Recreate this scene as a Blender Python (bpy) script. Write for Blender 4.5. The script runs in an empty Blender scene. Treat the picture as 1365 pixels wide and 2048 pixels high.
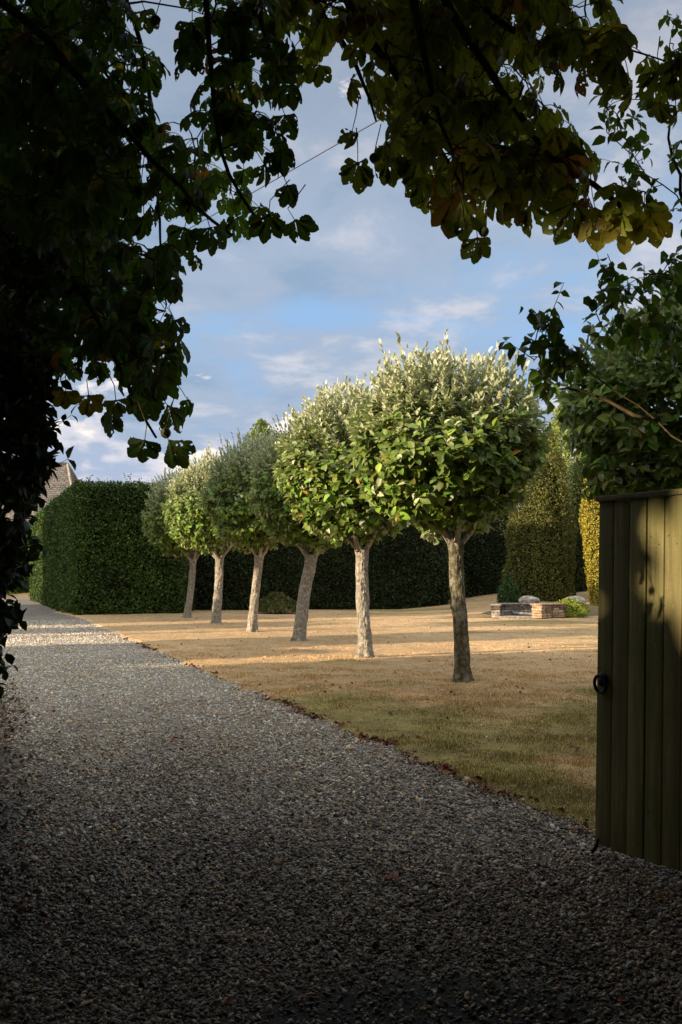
import bpy, bmesh, math, random
import numpy as np
from mathutils import Vector, Matrix
random.seed(7); rng = np.random.default_rng(7)
R = math.radians
C = bpy.context.scene.collection
SC = bpy.context.scene

# ------------------------------------------------------------------ camera
F = 2048*35/36.0; CAMH = 1.5; PITCH = math.atan(126/F)
cam_d = bpy.data.cameras.new('camera'); cam = bpy.data.objects.new('camera', cam_d); C.objects.link(cam)
cam_d.sensor_fit = 'VERTICAL'; cam_d.sensor_height = 36; cam_d.sensor_width = 24; cam_d.lens = 35
cam_d.clip_end = 3000; cam_d.clip_start = 0.05
cam.location = (0, 0, CAMH); cam.rotation_euler = (math.pi/2+PITCH, 0, 0)
SC.camera = cam
_f = np.array([0, math.cos(PITCH), math.sin(PITCH)]); _u = np.array([0, -math.sin(PITCH), math.cos(PITCH)]); _r = np.array([1., 0, 0])
def ray(px, py): return _f + _r*((px-682.5)/F) + _u*((1024-py)/F)
def at(px, py, Y):                       # the world point seen at a pixel of the photo, Y metres ahead
    d = ray(px, py); return np.array([0, 0, CAMH]) + d*(Y/d[1])
def gnd(px, py, z=0.0):
    d = ray(px, py); return np.array([0, 0, CAMH]) + d*((z-CAMH)/d[2])

# ------------------------------------------------------------------ light
SUN_EL = R(14.0); SV = np.array([0.887, 0.461]); TEL = math.tan(SUN_EL)
sd = bpy.data.lights.new('sun', 'SUN'); so = bpy.data.objects.new('sun', sd); C.objects.link(so)
sd.energy = 5.0; sd.angle = R(0.5); sd.color = (1.0, 0.80, 0.57)
tr = Vector((SV[0]*math.cos(SUN_EL), SV[1]*math.cos(SUN_EL), -math.sin(SUN_EL)))
so.rotation_euler = tr.to_track_quat('-Z', 'Y').to_euler(); so.location = (-20, -10, 20)
SC.view_settings.view_transform = 'Standard'; SC.view_settings.look = 'None'
SC.view_settings.exposure = 0.65; SC.view_settings.gamma = 1.0

W = bpy.data.worlds.new('World'); SC.world = W; W.use_nodes = True
SKY = 0.12
def make_world():
    nt = W.node_tree; nt.nodes.clear(); N = nt.nodes; L = nt.links
    def nd(t, **k):
        n = N.new(t)
        for a, b in k.items(): setattr(n, a, b)
        return n
    def mth(op, a, b=None, c=None, clamp=False):
        n = nd('ShaderNodeMath', operation=op, use_clamp=clamp)
        for i, v in enumerate((a, b, c)):
            if v is None: continue
            if isinstance(v, (int, float)): n.inputs[i].default_value = v
            else: L.new(v, n.inputs[i])
        return n.outputs[0]
    def ramp(v, stops, interp='EASE'):
        n = nd('ShaderNodeValToRGB'); n.color_ramp.interpolation = interp
        el = n.color_ramp.elements
        while len(el) < len(stops): el.new(0.5)
        for e, (p, c) in zip(el, stops):
            e.position = p; e.color = (c, c, c, 1) if isinstance(c, (int, float)) else (*c, 1)
        L.new(v, n.inputs[0]); return n.outputs[0]
    def mix(f, a, b):
        n = nd('ShaderNodeMix', data_type='RGBA')
        if isinstance(f, float): n.inputs[0].default_value = f
        else: L.new(f, n.inputs[0])
        for i, v in ((6, a), (7, b)):
            if isinstance(v, tuple): n.inputs[i].default_value = (*[q/SKY for q in v], 1)
            else: L.new(v, n.inputs[i])
        return n.outputs[2]
    def noise(vec, scale, detail=6, rough=.55, dist=0.0):
        n = nd('ShaderNodeTexNoise'); n.inputs['Scale'].default_value = scale; n.inputs['Detail'].default_value = detail
        n.inputs['Roughness'].default_value = rough; n.inputs['Distortion'].default_value = dist
        L.new(vec, n.inputs['Vector']); return n.outputs[0]
    sky = nd('ShaderNodeTexSky', sky_type='NISHITA'); sky.sun_disc = False
    sky.sun_elevation = SUN_EL; sky.sun_rotation = math.atan2(-SV[0], -SV[1]); sky.air_density = 1.0; sky.dust_density = 0.6; sky.ozone_density = 3.0
    tc = nd('ShaderNodeTexCoord'); sp = nd('ShaderNodeSeparateXYZ'); L.new(tc.outputs['Generated'], sp.inputs[0])
    x, y, z = sp.outputs
    zz = mth('ADD', mth('MAXIMUM', z, 0.0), 0.07)
    cb = nd('ShaderNodeCombineXYZ'); L.new(mth('DIVIDE', x, zz), cb.inputs[0]); L.new(mth('MULTIPLY', mth('DIVIDE', y, zz), 0.75), cb.inputs[1])
    uv = cb.outputs[0]
    n1 = noise(uv, 1.05, 8, .56, .5); n2 = noise(uv, 2.6, 7, .6, .3); n3 = noise(uv, .55, 4, .5)
    # coverage: complete high up, broken in a band low down, hazy at the horizon
    bias = ramp(z, [(0.0, 0.42), (0.1, .30), (0.17, .25), (0.24, .175), (0.33, .27), (1.0, .27)], 'LINEAR')
    bias_n = bias
    cov = ramp(mth('ADD', mth('ADD', mth('MULTIPLY', n1, .65), mth('MULTIPLY', n2, .35)), mth('SUBTRACT', bias_n, 0.10)), [(.47, 0.05), (.64, .95)])
    tone = ramp(mth('ADD', mth('MULTIPLY', n2, .55), mth('MULTIPLY', n3, .45)), [(.38, (.245, .34, .47)), (.50, (.335, .41, .53)), (.61, (.56, .57, .63))])
    blue = mix(0.8, sky.outputs[0], (.30, .49, .77))
    tonem = nd('ShaderNodeVectorMath', operation='SCALE'); L.new(tone, tonem.inputs[0]); tonem.inputs['Scale'].default_value = 1/SKY
    c1 = mix(cov, blue, tonem.outputs[0])
    # cumulus banks standing low over the horizon
    cb2 = nd('ShaderNodeCombineXYZ'); L.new(mth('MULTIPLY', x, 1.0), cb2.inputs[0]); L.new(mth('MULTIPLY', y, 1.0), cb2.inputs[1]); L.new(mth('MULTIPLY', z, 2.2), cb2.inputs[2])
    m1 = noise(cb2.outputs[0], 7.5, 9, .55, .2)
    hgt = ramp(z, [(0.0, .40), (.11, .30), (.165, .06), (.20, 0.0), (1, 0.0)], 'LINEAR')
    cum = ramp(mth('ADD', m1, mth('SUBTRACT', hgt, .08)), [(.585, 0.0), (.62, 1.0)])
    cb3 = nd('ShaderNodeVectorMath', operation='ADD'); L.new(cb2.outputs[0], cb3.inputs[0]); cb3.inputs[1].default_value = (-.012, 0, .03)
    m2 = noise(cb3.outputs[0], 7.5, 9, .55, .2)
    lit = ramp(mth('ADD', mth('MULTIPLY', mth('SUBTRACT', m1, m2), 2.2), .5), [(.32, (.36, .43, .57)), (.55, (.60, .60, .66)), (.74, (.92, .84, .78))])
    litm = nd('ShaderNodeVectorMath', operation='SCALE'); L.new(lit, litm.inputs[0]); litm.inputs['Scale'].default_value = 1/SKY
    c2 = mix(cum, c1, litm.outputs[0])
    # thin bright cloud overhead and round the sun, dimmer towards the low sky opposite it
    sunside = mth('MAXIMUM', mth('ADD', mth('MULTIPLY', x, -SV[0]), mth('MULTIPLY', y, -SV[1])), 0.0)
    gain = mth('ADD', ramp(z, [(0.0, .0), (.50, .0), (.75, 1.0)]), mth('MULTIPLY', sunside, 1.0))
    gn = mth('MULTIPLY_ADD', gain, .92, ramp(z, [(0.0, .80), (.33, .76), (.48, .61), (.6, .60)], 'LINEAR'))
    gm = nd('ShaderNodeVectorMath', operation='SCALE'); L.new(c2, gm.inputs[0]); L.new(gn, gm.inputs['Scale']); c2 = gm.outputs[0]
    warm = nd('ShaderNodeVectorMath', operation='MULTIPLY'); L.new(c2, warm.inputs[0]); warm.inputs[1].default_value = (1.22, 1.04, .78)
    c2 = mix(mth('MINIMUM', gain, 1.0), c2, warm.outputs[0])
    bg = nd('ShaderNodeBackground'); bg.inputs[1].default_value = SKY; L.new(c2, bg.inputs[0])
    out = nd('ShaderNodeOutputWorld'); L.new(bg.outputs[0], out.inputs[0])
make_world()

# ------------------------------------------------------------------ helpers
def hash2(ix, iy, s):
    h = (ix.astype(np.int64)*374761393 + iy.astype(np.int64)*668265263 + s*1442695041) & 0x7fffffff
    h = ((h ^ (h >> 13))*1274126177) & 0x7fffffff
    return ((h ^ (h >> 16)) & 0xffff)/65535.0
def vnoise(x, y, s=0):
    ix = np.floor(x); iy = np.floor(y); fx = x-ix; fy = y-iy
    fx = fx*fx*(3-2*fx); fy = fy*fy*(3-2*fy)
    a = hash2(ix, iy, s); b = hash2(ix+1, iy, s); c = hash2(ix, iy+1, s); d = hash2(ix+1, iy+1, s)
    return (a*(1-fx)+b*fx)*(1-fy)+(c*(1-fx)+d*fx)*fy
def fbm(x, y, s=0, o=4):
    t = 0; a = .5; n = 0
    for i in range(o):
        t = t+a*vnoise(x*2**i, y*2**i, s+i*17); n += a; a *= .5
    return t/n
def norm(v): return v/np.maximum(np.linalg.norm(v, axis=-1, keepdims=True), 1e-9)

def mesh(name, V, faces, mats, parent=None, col=None, uv=None, smooth=True, midx=None, loc=None):
    """faces: list of int arrays (M,k). one linked mesh object."""
    V = np.asarray(V, dtype=np.float32)
    me = bpy.data.meshes.new(name)
    me.vertices.add(len(V)); me.vertices.foreach_set('co', V.ravel())
    tot = sum(f.size for f in faces); nf = sum(len(f) for f in faces)
    me.loops.add(tot); me.polygons.add(nf)
    li = np.concatenate([f.ravel() for f in faces]).astype(np.int32)
    me.loops.foreach_set('vertex_index', li)
    ls = []; o = 0
    for f in faces:
        ls.append(o+np.arange(len(f))*f.shape[1]); o += f.size
    me.polygons.foreach_set('loop_start', np.concatenate(ls).astype(np.int32))
    if smooth: me.polygons.foreach_set('use_smooth', np.ones(nf, dtype=bool))
    if midx is not None: me.polygons.foreach_set('material_index', midx.astype(np.int32))
    if col is not None:
        a = me.color_attributes.new('Col', 'FLOAT_COLOR', 'POINT')
        c4 = np.ones((len(V), 4), dtype=np.float32); c4[:, :3] = col[:, :3]
        if col.shape[1] == 4: c4[:, 3] = col[:, 3]
        a.data.foreach_set('color', c4.ravel())
    if uv is not None:
        u = me.uv_layers.new(name='UVMap'); u.data.foreach_set('uv', np.asarray(uv, dtype=np.float32)[li].ravel())
    me.update(); me.validate()
    for m in (mats if isinstance(mats, (list, tuple)) else [mats]): me.materials.append(m)
    ob = bpy.data.objects.new(name, me); C.objects.link(ob)
    if parent is not None: ob.parent = parent
    if loc is not None: ob.location = loc
    return ob
def tag(o, label=None, cat=None, group=None, kind=None):
    if label: o['label'] = label
    if cat: o['category'] = cat
    if group: o['group'] = group
    if kind: o['kind'] = kind
    return o
def thing(name, label, cat, loc=(0, 0, 0), rz=0, group=None):
    o = bpy.data.objects.new(name, None); C.objects.link(o); o.empty_display_size = .3
    o.location = [float(v) for v in loc]; o.rotation_euler = (0, 0, rz); return tag(o, label, cat, group)
def copy_tree(o, parent=None):
    c = o.copy(); C.objects.link(c); c.parent = parent
    for ch in o.children: copy_tree(ch, c)
    return c

class MB:                                  # collects tubes, boxes and lumps for ONE mesh
    def __init__(s): s.V = []; s.Q = []; s.T = []; s.n = 0; s.c = []
    def add(s, V, Q=None, T=None, c=None):
        V = np.asarray(V, float)
        if Q is not None and len(Q): s.Q.append(np.asarray(Q)+s.n)
        if T is not None and len(T): s.T.append(np.asarray(T)+s.n)
        s.V.append(V); s.c.append(np.tile(c if c is not None else (.5, .5, .5), (len(V), 1))); s.n += len(V)
    def tube(s, P, r, k=6, cap=True, c=None):
        P = np.asarray(P, float); n = len(P); r = np.broadcast_to(np.asarray(r, float), (n,))
        t = np.gradient(P, axis=0); t = norm(t)
        ref = np.array([0.3, 0.2, 1.0]) if abs(t[0][2]) < .9 else np.array([1.0, .1, 0])
        a = norm(np.cross(t, ref)); b = np.cross(t, a)
        th = np.arange(k)*2*math.pi/k
        V = P[:, None]+r[:, None, None]*(a[:, None]*np.cos(th)[None, :, None]+b[:, None]*np.sin(th)[None, :, None])
        V = V.reshape(-1, 3); Q = []
        for i in range(n-1):
            for j in range(k):
                j2 = (j+1) % k; Q.append((i*k+j, i*k+j2, (i+1)*k+j2, (i+1)*k+j))
        T = []
        if cap:
            V = np.vstack([V, P[:1], P[-1:]]); m = n*k
            for j in range(k):
                j2 = (j+1) % k; T += [(m, j2, j), (m+1, (n-1)*k+j, (n-1)*k+j2)]
        s.add(V, Q, T, c)
    def box(s, c, d, ax=None, col=None, bev=0.0):   # centre, full sizes, optional 3x3 axes (columns)
        bm = bmesh.new(); bmesh.ops.create_cube(bm, size=1.0)
        for v in bm.verts: v.co = Vector((v.co.x*d[0], v.co.y*d[1], v.co.z*d[2]))
        if bev: bmesh.ops.bevel(bm, geom=bm.edges[:], offset=bev, segments=2, profile=.6, affect='EDGES')
        s.bm(bm, c, ax, col)
    def bm(s, bm, c=(0, 0, 0), ax=None, col=None):
        bmesh.ops.triangulate(bm, faces=[f for f in bm.faces if len(f.verts) > 4])
        V = np.array([v.co[:] for v in bm.verts]); bm.verts.index_update()
        if ax is not None: V = V@np.asarray(ax).T
        V = V+np.asarray(c)
        Q = [[v.index for v in f.verts] for f in bm.faces if len(f.verts) == 4]; T = [[v.index for v in f.verts] for f in bm.faces if len(f.verts) == 3]
        s.add(V, Q, T, col); bm.free()
    def build(s, name, mat, parent=None, smooth=True, **k):
        fs = [np.vstack(a) for a in (s.Q, s.T) if a]
        return mesh(name, np.vstack(s.V), fs, mat, parent, col=np.vstack(s.c), smooth=smooth, **k)

# ------------------------------------------------------------------ materials
def newmat(name):
    m = bpy.data.materials.new(name); m.use_nodes = True; nt = m.node_tree
    return m, nt, nt.nodes, nt.links, nt.nodes['Principled BSDF']
def tex(N, L, kind, scale, vec, **k):
    n = N.new(kind); n.inputs['Scale'].default_value = scale
    for a, b in k.items(): n.inputs[a].default_value = b
    L.new(vec, n.inputs['Vector']); return n
def rampn(N, L, v, stops, interp='LINEAR'):
    n = N.new('ShaderNodeValToRGB'); n.color_ramp.interpolation = interp; el = n.color_ramp.elements
    while len(el) < len(stops): el.new(.5)
    for e, (p, c) in zip(el, stops): e.position = p; e.color = (c, c, c, 1) if isinstance(c, (int, float)) else (*c, 1)
    L.new(v, n.inputs[0]); return n.outputs[0]
def mixn(N, L, f, a, b, bt='MIX'):
    n = N.new('ShaderNodeMix'); n.data_type = 'RGBA'; n.blend_type = bt
    for i, v in ((0, f), (6, a), (7, b)):
        if isinstance(v, (int, float)): n.inputs[i].default_value = v
        elif isinstance(v, tuple): n.inputs[i].default_value = (*v, 1)
        else: L.new(v, n.inputs[i])
    return n.outputs[2]
def bump(N, L, h, strength, dist, bsdf):
    b = N.new('ShaderNodeBump'); b.inputs['Strength'].default_value = strength; b.inputs['Distance'].default_value = dist
    L.new(h, b.inputs['Height']); L.new(b.outputs[0], bsdf.inputs['Normal']); return b

def leaf_mat(name, under=None, trans=.3, rough=.5, veins=False, holes=False, spec=.35, tcol=(1.25, 1.2, .5)):
    m, nt, N, L, P = newmat(name)
    at_ = N.new('ShaderNodeAttribute'); at_.attribute_name = 'Col'; col = at_.outputs['Color']
    geo = N.new('ShaderNodeNewGeometry')
    pos = geo.outputs['Position']
    if veins:
        uvn = N.new('ShaderNodeUVMap'); sp = N.new('ShaderNodeSeparateXYZ'); L.new(uvn.outputs[0], sp.inputs[0])
        ab = N.new('ShaderNodeMath'); ab.operation = 'ABSOLUTE'; L.new(sp.outputs[0], ab.inputs[0])
        ml = N.new('ShaderNodeMath'); ml.operation = 'MULTIPLY_ADD'; L.new(ab.outputs[0], ml.inputs[0]); ml.inputs[1].default_value = -.35; L.new(sp.outputs[1], ml.inputs[2])
        sn = N.new('ShaderNodeMath'); sn.operation = 'MULTIPLY'; L.new(ml.outputs[0], sn.inputs[0]); sn.inputs[1].default_value = 95.0
        s2 = N.new('ShaderNodeMath'); s2.operation = 'SINE'; L.new(sn.outputs[0], s2.inputs[0])
        vein = rampn(N, L, s2.outputs[0], [(.55, 0.0), (.95, .5)])
        mid = rampn(N, L, ab.outputs[0], [(.02, .7), (.06, 0.0)])
        col = mixn(N, L, vein, col, mixn(N, L, .22, col, (.22, .25, .08)))
        col = mixn(N, L, mid, col, (.20, .22, .08))
        bump(N, L, s2.outputs[0], .25, .003, P)
        # autumn scorch: brown blotches growing in from the rim
        nz = tex(N, L, 'ShaderNodeTexNoise', 28.0, pos, Detail=3.0)
        e = N.new('ShaderNodeMath'); e.operation = 'MULTIPLY_ADD'; L.new(ab.outputs[0], e.inputs[0]); e.inputs[1].default_value = .18; L.new(nz.outputs[0], e.inputs[2])
        sc = rampn(N, L, e.outputs[0], [(.72, 0.0), (.78, .9)])
        col = mixn(N, L, sc, col, (.12, .045, .015))
    if under is not None:
        col = mixn(N, L, geo.outputs['Backfacing'], col, mixn(N, L, .72, col, under))
    L.new(col, P.inputs['Base Color']); P.inputs['Roughness'].default_value = rough
    P.inputs['Specular IOR Level'].default_value = spec
    out = N['Material Output']; T = N.new('ShaderNodeBsdfTranslucent')
    tc = mixn(N, L, 1.0, col, tuple(tcol), 'MULTIPLY'); L.new(tc, T.inputs[0])
    mx = N.new('ShaderNodeMixShader'); mx.inputs[0].default_value = trans
    L.new(P.outputs[0], mx.inputs[1]); L.new(T.outputs[0], mx.inputs[2]); res = mx.outputs[0]
    if holes:
        nh = tex(N, L, 'ShaderNodeTexNoise', 42.0, pos, Detail=1.0)
        hf = rampn(N, L, nh.outputs[0], [(.685, 0.0), (.70, 1.0)])
        tr_ = N.new('ShaderNodeBsdfTransparent'); m2 = N.new('ShaderNodeMixShader')
        L.new(hf, m2.inputs[0]); L.new(res, m2.inputs[1]); L.new(tr_.outputs[0], m2.inputs[2]); res = m2.outputs[0]
    L.new(res, out.inputs[0]); return m
M = {}
M['chestnut'] = leaf_mat('chestnut_leaf', trans=.5, veins=True, holes=True, rough=.42)
M['whitebeam'] = leaf_mat('whitebeam_leaf', under=(.46, .50, .36), trans=.12, rough=.55, tcol=(1.2, 1.3, .5))
M['leaf'] = leaf_mat('garden_leaf', trans=.28, rough=.42)
M['needle'] = leaf_mat('clipped_leaf', trans=.12, rough=.6)
M['dryleaf'] = leaf_mat('dry_leaf', trans=.1, rough=.7)
def bark(name, a, b, c, scale=14, strength=.8, dist=.02, lichen=(.42, .42, .36), lf=.5):
    m, nt, N, L, P = newmat(name); tc = N.new('ShaderNodeTexCoord'); o = tc.outputs['Object']
    mp = N.new('ShaderNodeMapping'); mp.inputs['Scale'].default_value = (1, 1, .8); L.new(o, mp.inputs[0])
    n1 = tex(N, L, 'ShaderNodeTexNoise', scale, mp.outputs[0], Detail=8.0, Roughness=.65)
    n2 = tex(N, L, 'ShaderNodeTexVoronoi', scale*3.2, mp.outputs[0]); n3 = tex(N, L, 'ShaderNodeTexNoise', scale*.35, o, Detail=5.0)
    col = rampn(N, L, n1.outputs[0], [(.32, a), (.5, b), (.66, c)])
    lm = rampn(N, L, n3.outputs[0], [(lf, 0.0), (lf+.09, .8)]); col = mixn(N, L, lm, col, mixn(N, L, n1.outputs[0], lichen, (.20, .19, .15)))
    L.new(col, P.inputs['Base Color']); P.inputs['Roughness'].default_value = .9; P.inputs['Specular IOR Level'].default_value = .15
    mx = N.new('ShaderNodeMath'); mx.operation = 'MULTIPLY_ADD'; L.new(n2.outputs['Distance'], mx.inputs[0]); mx.inputs[1].default_value = -.6; L.new(n1.outputs[0], mx.inputs[2])
    bump(N, L, mx.outputs[0], strength, dist, P); return m
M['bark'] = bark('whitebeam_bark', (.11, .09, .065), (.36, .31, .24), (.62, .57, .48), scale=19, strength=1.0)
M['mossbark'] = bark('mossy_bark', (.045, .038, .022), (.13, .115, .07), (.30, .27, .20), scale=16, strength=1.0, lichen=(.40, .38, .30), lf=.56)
M['darkbark'] = bark('dark_bark', (.03, .025, .018), (.07, .055, .04), (.12, .10, .08), scale=22, lf=.62)
M['twig'] = bark('twig_bark', (.06, .045, .025), (.12, .09, .05), (.2, .15, .09), scale=40, strength=.3, dist=.003, lf=.7)

# ------------------------------------------------------------------ leaf batches
def leaf_template(rows, halfw, fold=.35, curl=.25, L=1.0):
    """3 verts a row (left rim, midrib, right rim), axis +Y, top side +Z"""
    v = np.linspace(0, 1, rows); V = []; UV = []
    for i, t in enumerate(v):
        w = halfw(t); z = -curl*t*t
        V += [(-w, t*L, z+fold*w), (0, t*L, z), (w, t*L, z+fold*w)]; UV += [(-1 if w > 0 else 0, t), (0, t), (1 if w > 0 else 0, t)]
    Q = []
    for i in range(rows-1):
        a = i*3; Q += [(a, a+1, a+4, a+3), (a+1, a+2, a+5, a+4)]
    return np.array(V), np.array(Q), np.array(UV)
def ovate(w): return lambda t: w*(math.sin(math.pi*min(1, t**.75))**.8) if 0 < t < 1 else 0.0
def obov(w): return lambda t: w*max(0.02, (math.sin(math.pi*min(1, t**1.9))**.85 if t < 1 else 0)+.10*(1-t))*(1 if t < 1 else 0)
def place(T, pos, d, n, size, col, wid=None, jit=0.0):
    V, Q, UV = T; k = len(pos); d = norm(d); x = norm(np.cross(d, n)); z = np.cross(x, d)
    size = np.broadcast_to(size, (k,)); wid = np.ones(k) if wid is None else wid
    Vt = np.broadcast_to(V, (k,)+V.shape).copy()
    if jit: Vt[:, :, 0] *= 1+jit*rng.standard_normal((k, V.shape[0])); Vt[:, :, 2] += jit*.12*rng.standard_normal((k, V.shape[0]))
    P = pos[:, None]+size[:, None, None]*(Vt[..., :1]*wid[:, None, None]*x[:, None]+Vt[..., 1:2]*d[:, None]+Vt[..., 2:]*z[:, None])
    m = V.shape[0]
    return P.reshape(-1, 3), (Q[None]+(np.arange(k)*m)[:, None, None]).reshape(-1, Q.shape[1]), np.repeat(col, m, axis=0), np.tile(UV, (k, 1))
def merge(parts):
    Vs, Qs, Cs, Us = [], [], [], []; o = 0
    for V, Q, c, u in parts: Vs.append(V); Qs.append(Q+o); Cs.append(c); Us.append(u); o += len(V)
    return np.vstack(Vs), [np.vstack(Qs)], np.vstack(Cs), np.vstack(Us)
def jitcol(base, n, v=.2, h=.12):
    c = np.asarray(base, float)*np.exp(v*rng.standard_normal((n, 1)))*np.exp(h*rng.standard_normal((n, 3)))
    return np.clip(c, .003, .9)
def rdir(n):
    return norm(rng.standard_normal((n, 3)))
T_OV = leaf_template(6, lambda t: .27*math.sin(math.pi*t)**.75 if 0 < t < 1 else 0.0, fold=.45); T_SM = leaf_template(4, ovate(.32), fold=.4)
T_TINY = (np.array([(0, 0, 0), (.34, .5, .12), (0, 1, -.1), (-.34, .5, .12)]), np.array([(0, 1, 2, 3)]), np.array([(0, 0), (1, .5), (0, 1), (-1, .5)]))

# ------------------------------------------------------------------ the ground
def lawn_edge():    # line between gravel and grass, from photo positions
    pts = [(110, 1224), (160, 1236), (250, 1275), (330, 1310), (440, 1356), (540, 1398), (640, 1440), (760, 1490), (900, 1550), (1060, 1612), (1190, 1665), (1290, 1712), (1500, 1800), (2300, 2050)]
    return np.array([gnd(*p)[:2] for p in pts])
EDGE = lawn_edge()
EY = EDGE[::-1, 1]; EX = EDGE[::-1, 0]
def edge_x(y):
    w = .035*np.sin(y*5.1)+.025*np.sin(y*11.3+1)+.05*(vnoise(y*1.7, y*0+3.3, 5)-.5)
    return np.interp(y, EY, EX)+w*np.clip(y/8, .4, 1.5)
def rise(x, y):     # the garden climbs a little towards its far right corner
    a = np.clip((x-2.5)/9, 0, 1)*np.clip((y-34.5)/9, 0, 1.5)
    return .95*a*a*(3-2*np.clip(a, 0, 1)) if False else .85*np.clip(a, 0, 1.4)
def lawn_z(x, y): return .03+rise(x, y)+.05*(fbm(x*.35, y*.35, 3)-.5)+.032*(fbm(x*3, y*3, 9, 3)-.5)
def lawn_col(x, y):
    n = fbm(x*.55+4, y*.4, 21, 5); near = np.clip((15.5-y)/8, 0, 1)
    g = np.clip((n-.60+.24*near+.25*(fbm(x*2.2, y*1.6, 27, 4)-.5))*7.0, 0, .95)
    # worn green streaks further off, seen between the trunks
    st = np.clip((fbm(x*.3, y*.9, 51, 4)-.53)*6, 0, 1)*np.clip((x+1)/2, 0, 1)*(y > 19)
    g = np.maximum(g*np.clip((19-y)/4, .08, 1), .75*st)
    f = fbm(x*5, y*5, 33, 3)[..., None]; f2 = fbm(x*1.3, y*1.3, 39, 3)[..., None]
    far = np.clip((y-13)/6, 0, 1)[..., None]  # far dry grass made paler so the sunlit bands read brighter
    dry = (np.array([.53, .36, .195])*(1-far)+np.array([.63, .435, .25])*far)*(.74+.27*f+.27*f2); grn = np.array([.33, .265, .105])*(.55+.55*f+.35*f2)
    return dry*(1-g[..., None])+grn*g[..., None]
def grid(x0, x1, y0, y1, nx, ny, power=1.0):
    u, v = np.meshgrid(np.linspace(0, 1, nx), np.linspace(0, 1, ny)); Y = y0+(y1-y0)*v**power
    i = np.arange(nx*ny).reshape(ny, nx)
    Q = np.stack([i[:-1, :-1], i[:-1, 1:], i[1:, 1:], i[1:, :-1]], -1).reshape(-1, 4)
    return u, v, Y, Q
def soilmat():
    m, nt, N, L, P = newmat('earth_and_field'); g = N.new('ShaderNodeNewGeometry')
    n = tex(N, L, 'ShaderNodeTexNoise', .6, g.outputs['Position'], Detail=9.0)
    L.new(rampn(N, L, n.outputs[0], [(.35, (.16, .12, .06)), (.6, (.30, .21, .11))]), P.inputs['Base Color']); P.inputs['Roughness'].default_value = 1
    bump(N, L, n.outputs[0], .5, .05, P); return m
# one big sheet to the horizon
mb = MB(); mb.add([(-900, -200, -.05), (900, -200, -.05), (900, 1500, -.05), (-900, 1500, -.05)], [(0, 1, 2, 3)])
tag(mb.build('ground', soilmat()), kind='structure')
def gravelmat():
    m, nt, N, L, P = newmat('gravel'); g = N.new('ShaderNodeNewGeometry'); pos = g.outputs['Position']
    v = tex(N, L, 'ShaderNodeTexVoronoi', 46.0, pos, Randomness=1.0); v2 = tex(N, L, 'ShaderNodeTexVoronoi', 24.0, pos)
    n = tex(N, L, 'ShaderNodeTexNoise', 1.3, pos, Detail=12.0, Roughness=.7); nf = tex(N, L, 'ShaderNodeTexNoise', 130.0, pos, Detail=3.0)
    sp = N.new('ShaderNodeSeparateColor'); L.new(v.outputs['Color'], sp.inputs[0])
    base = rampn(N, L, sp.outputs[0], [(0, (.28, .24, .20)), (.3, (.52, .46, .41)), (.65, (.66, .60, .55)), (1, (.82, .77, .72))])
    gap = rampn(N, L, v.outputs['Distance'], [(.30, 1.0), (.62, .35)])
    base = mixn(N, L, 1.0, base, gap, 'MULTIPLY')
    dirt = rampn(N, L, n.outputs[0], [(.42, (1, .98, .95)), (.62, (.72, .66, .58))]); base = mixn(N, L, 1.0, base, dirt, 'MULTIPLY')
    ga = N.new('ShaderNodeAttribute'); ga.attribute_name = 'Col'; base = mixn(N, L, 1.0, base, ga.outputs['Color'], 'MULTIPLY')
    L.new(base, P.inputs['Base Color']); P.inputs['Roughness'].default_value = .85
    a = N.new('ShaderNodeMath'); a.operation = 'MULTIPLY_ADD'; L.new(v.outputs['Distance'], a.inputs[0]); a.inputs[1].default_value = -1.0
    b = N.new('ShaderNodeMath'); b.operation = 'MULTIPLY'; L.new(v2.outputs['Distance'], b.inputs[0]); b.inputs[1].default_value = -.5; L.new(b.outputs[0], a.inputs[2])
    sc_ = N.new('ShaderNodeSeparateColor'); L.new(ga.outputs['Color'], sc_.inputs[0]); hm = N.new('ShaderNodeMix'); hm.data_type = 'FLOAT'; L.new(sc_.outputs[0], hm.inputs[0]); L.new(nf.outputs[0], hm.inputs[2]); L.new(a.outputs[0], hm.inputs[3])
    bump(N, L, hm.outputs[0], 1.0, .03, P); return m
u, v, Y, Q = grid(0, 1, -8, 75, 90, 700, 1.6); Y = -8+83*(np.linspace(0, 1, 700)**1.6)[:, None]*np.ones((1, 90))
X0 = np.where(Y < 30, -16.0, -16-(Y-30)*.6); X1 = np.where(Y < 3.3, 9.0, edge_x(np.maximum(Y, 3.3))+.12)
X = X0+(X1-X0)*(1-(1-u)**2.0)
Z = .02*(fbm(X*2.3, Y*2.3, 71, 4)-.5)+.035*(fbm(X*.5, Y*.3, 72, 2)-.5)
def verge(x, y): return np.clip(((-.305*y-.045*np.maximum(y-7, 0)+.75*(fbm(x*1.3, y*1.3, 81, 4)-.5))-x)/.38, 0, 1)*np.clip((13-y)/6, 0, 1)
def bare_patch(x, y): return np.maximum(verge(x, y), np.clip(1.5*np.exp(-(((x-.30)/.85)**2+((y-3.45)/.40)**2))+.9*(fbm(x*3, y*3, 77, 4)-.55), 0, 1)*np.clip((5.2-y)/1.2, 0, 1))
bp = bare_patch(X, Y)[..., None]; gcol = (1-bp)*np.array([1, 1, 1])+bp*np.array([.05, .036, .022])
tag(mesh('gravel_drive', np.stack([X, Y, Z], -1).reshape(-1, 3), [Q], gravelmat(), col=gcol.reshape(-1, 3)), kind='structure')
def gravel_z(x, y): return .02*(fbm(x*2.3, y*2.3, 71, 4)-.5)+.035*(fbm(x*.5, y*.3, 72, 2)-.5)
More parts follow.
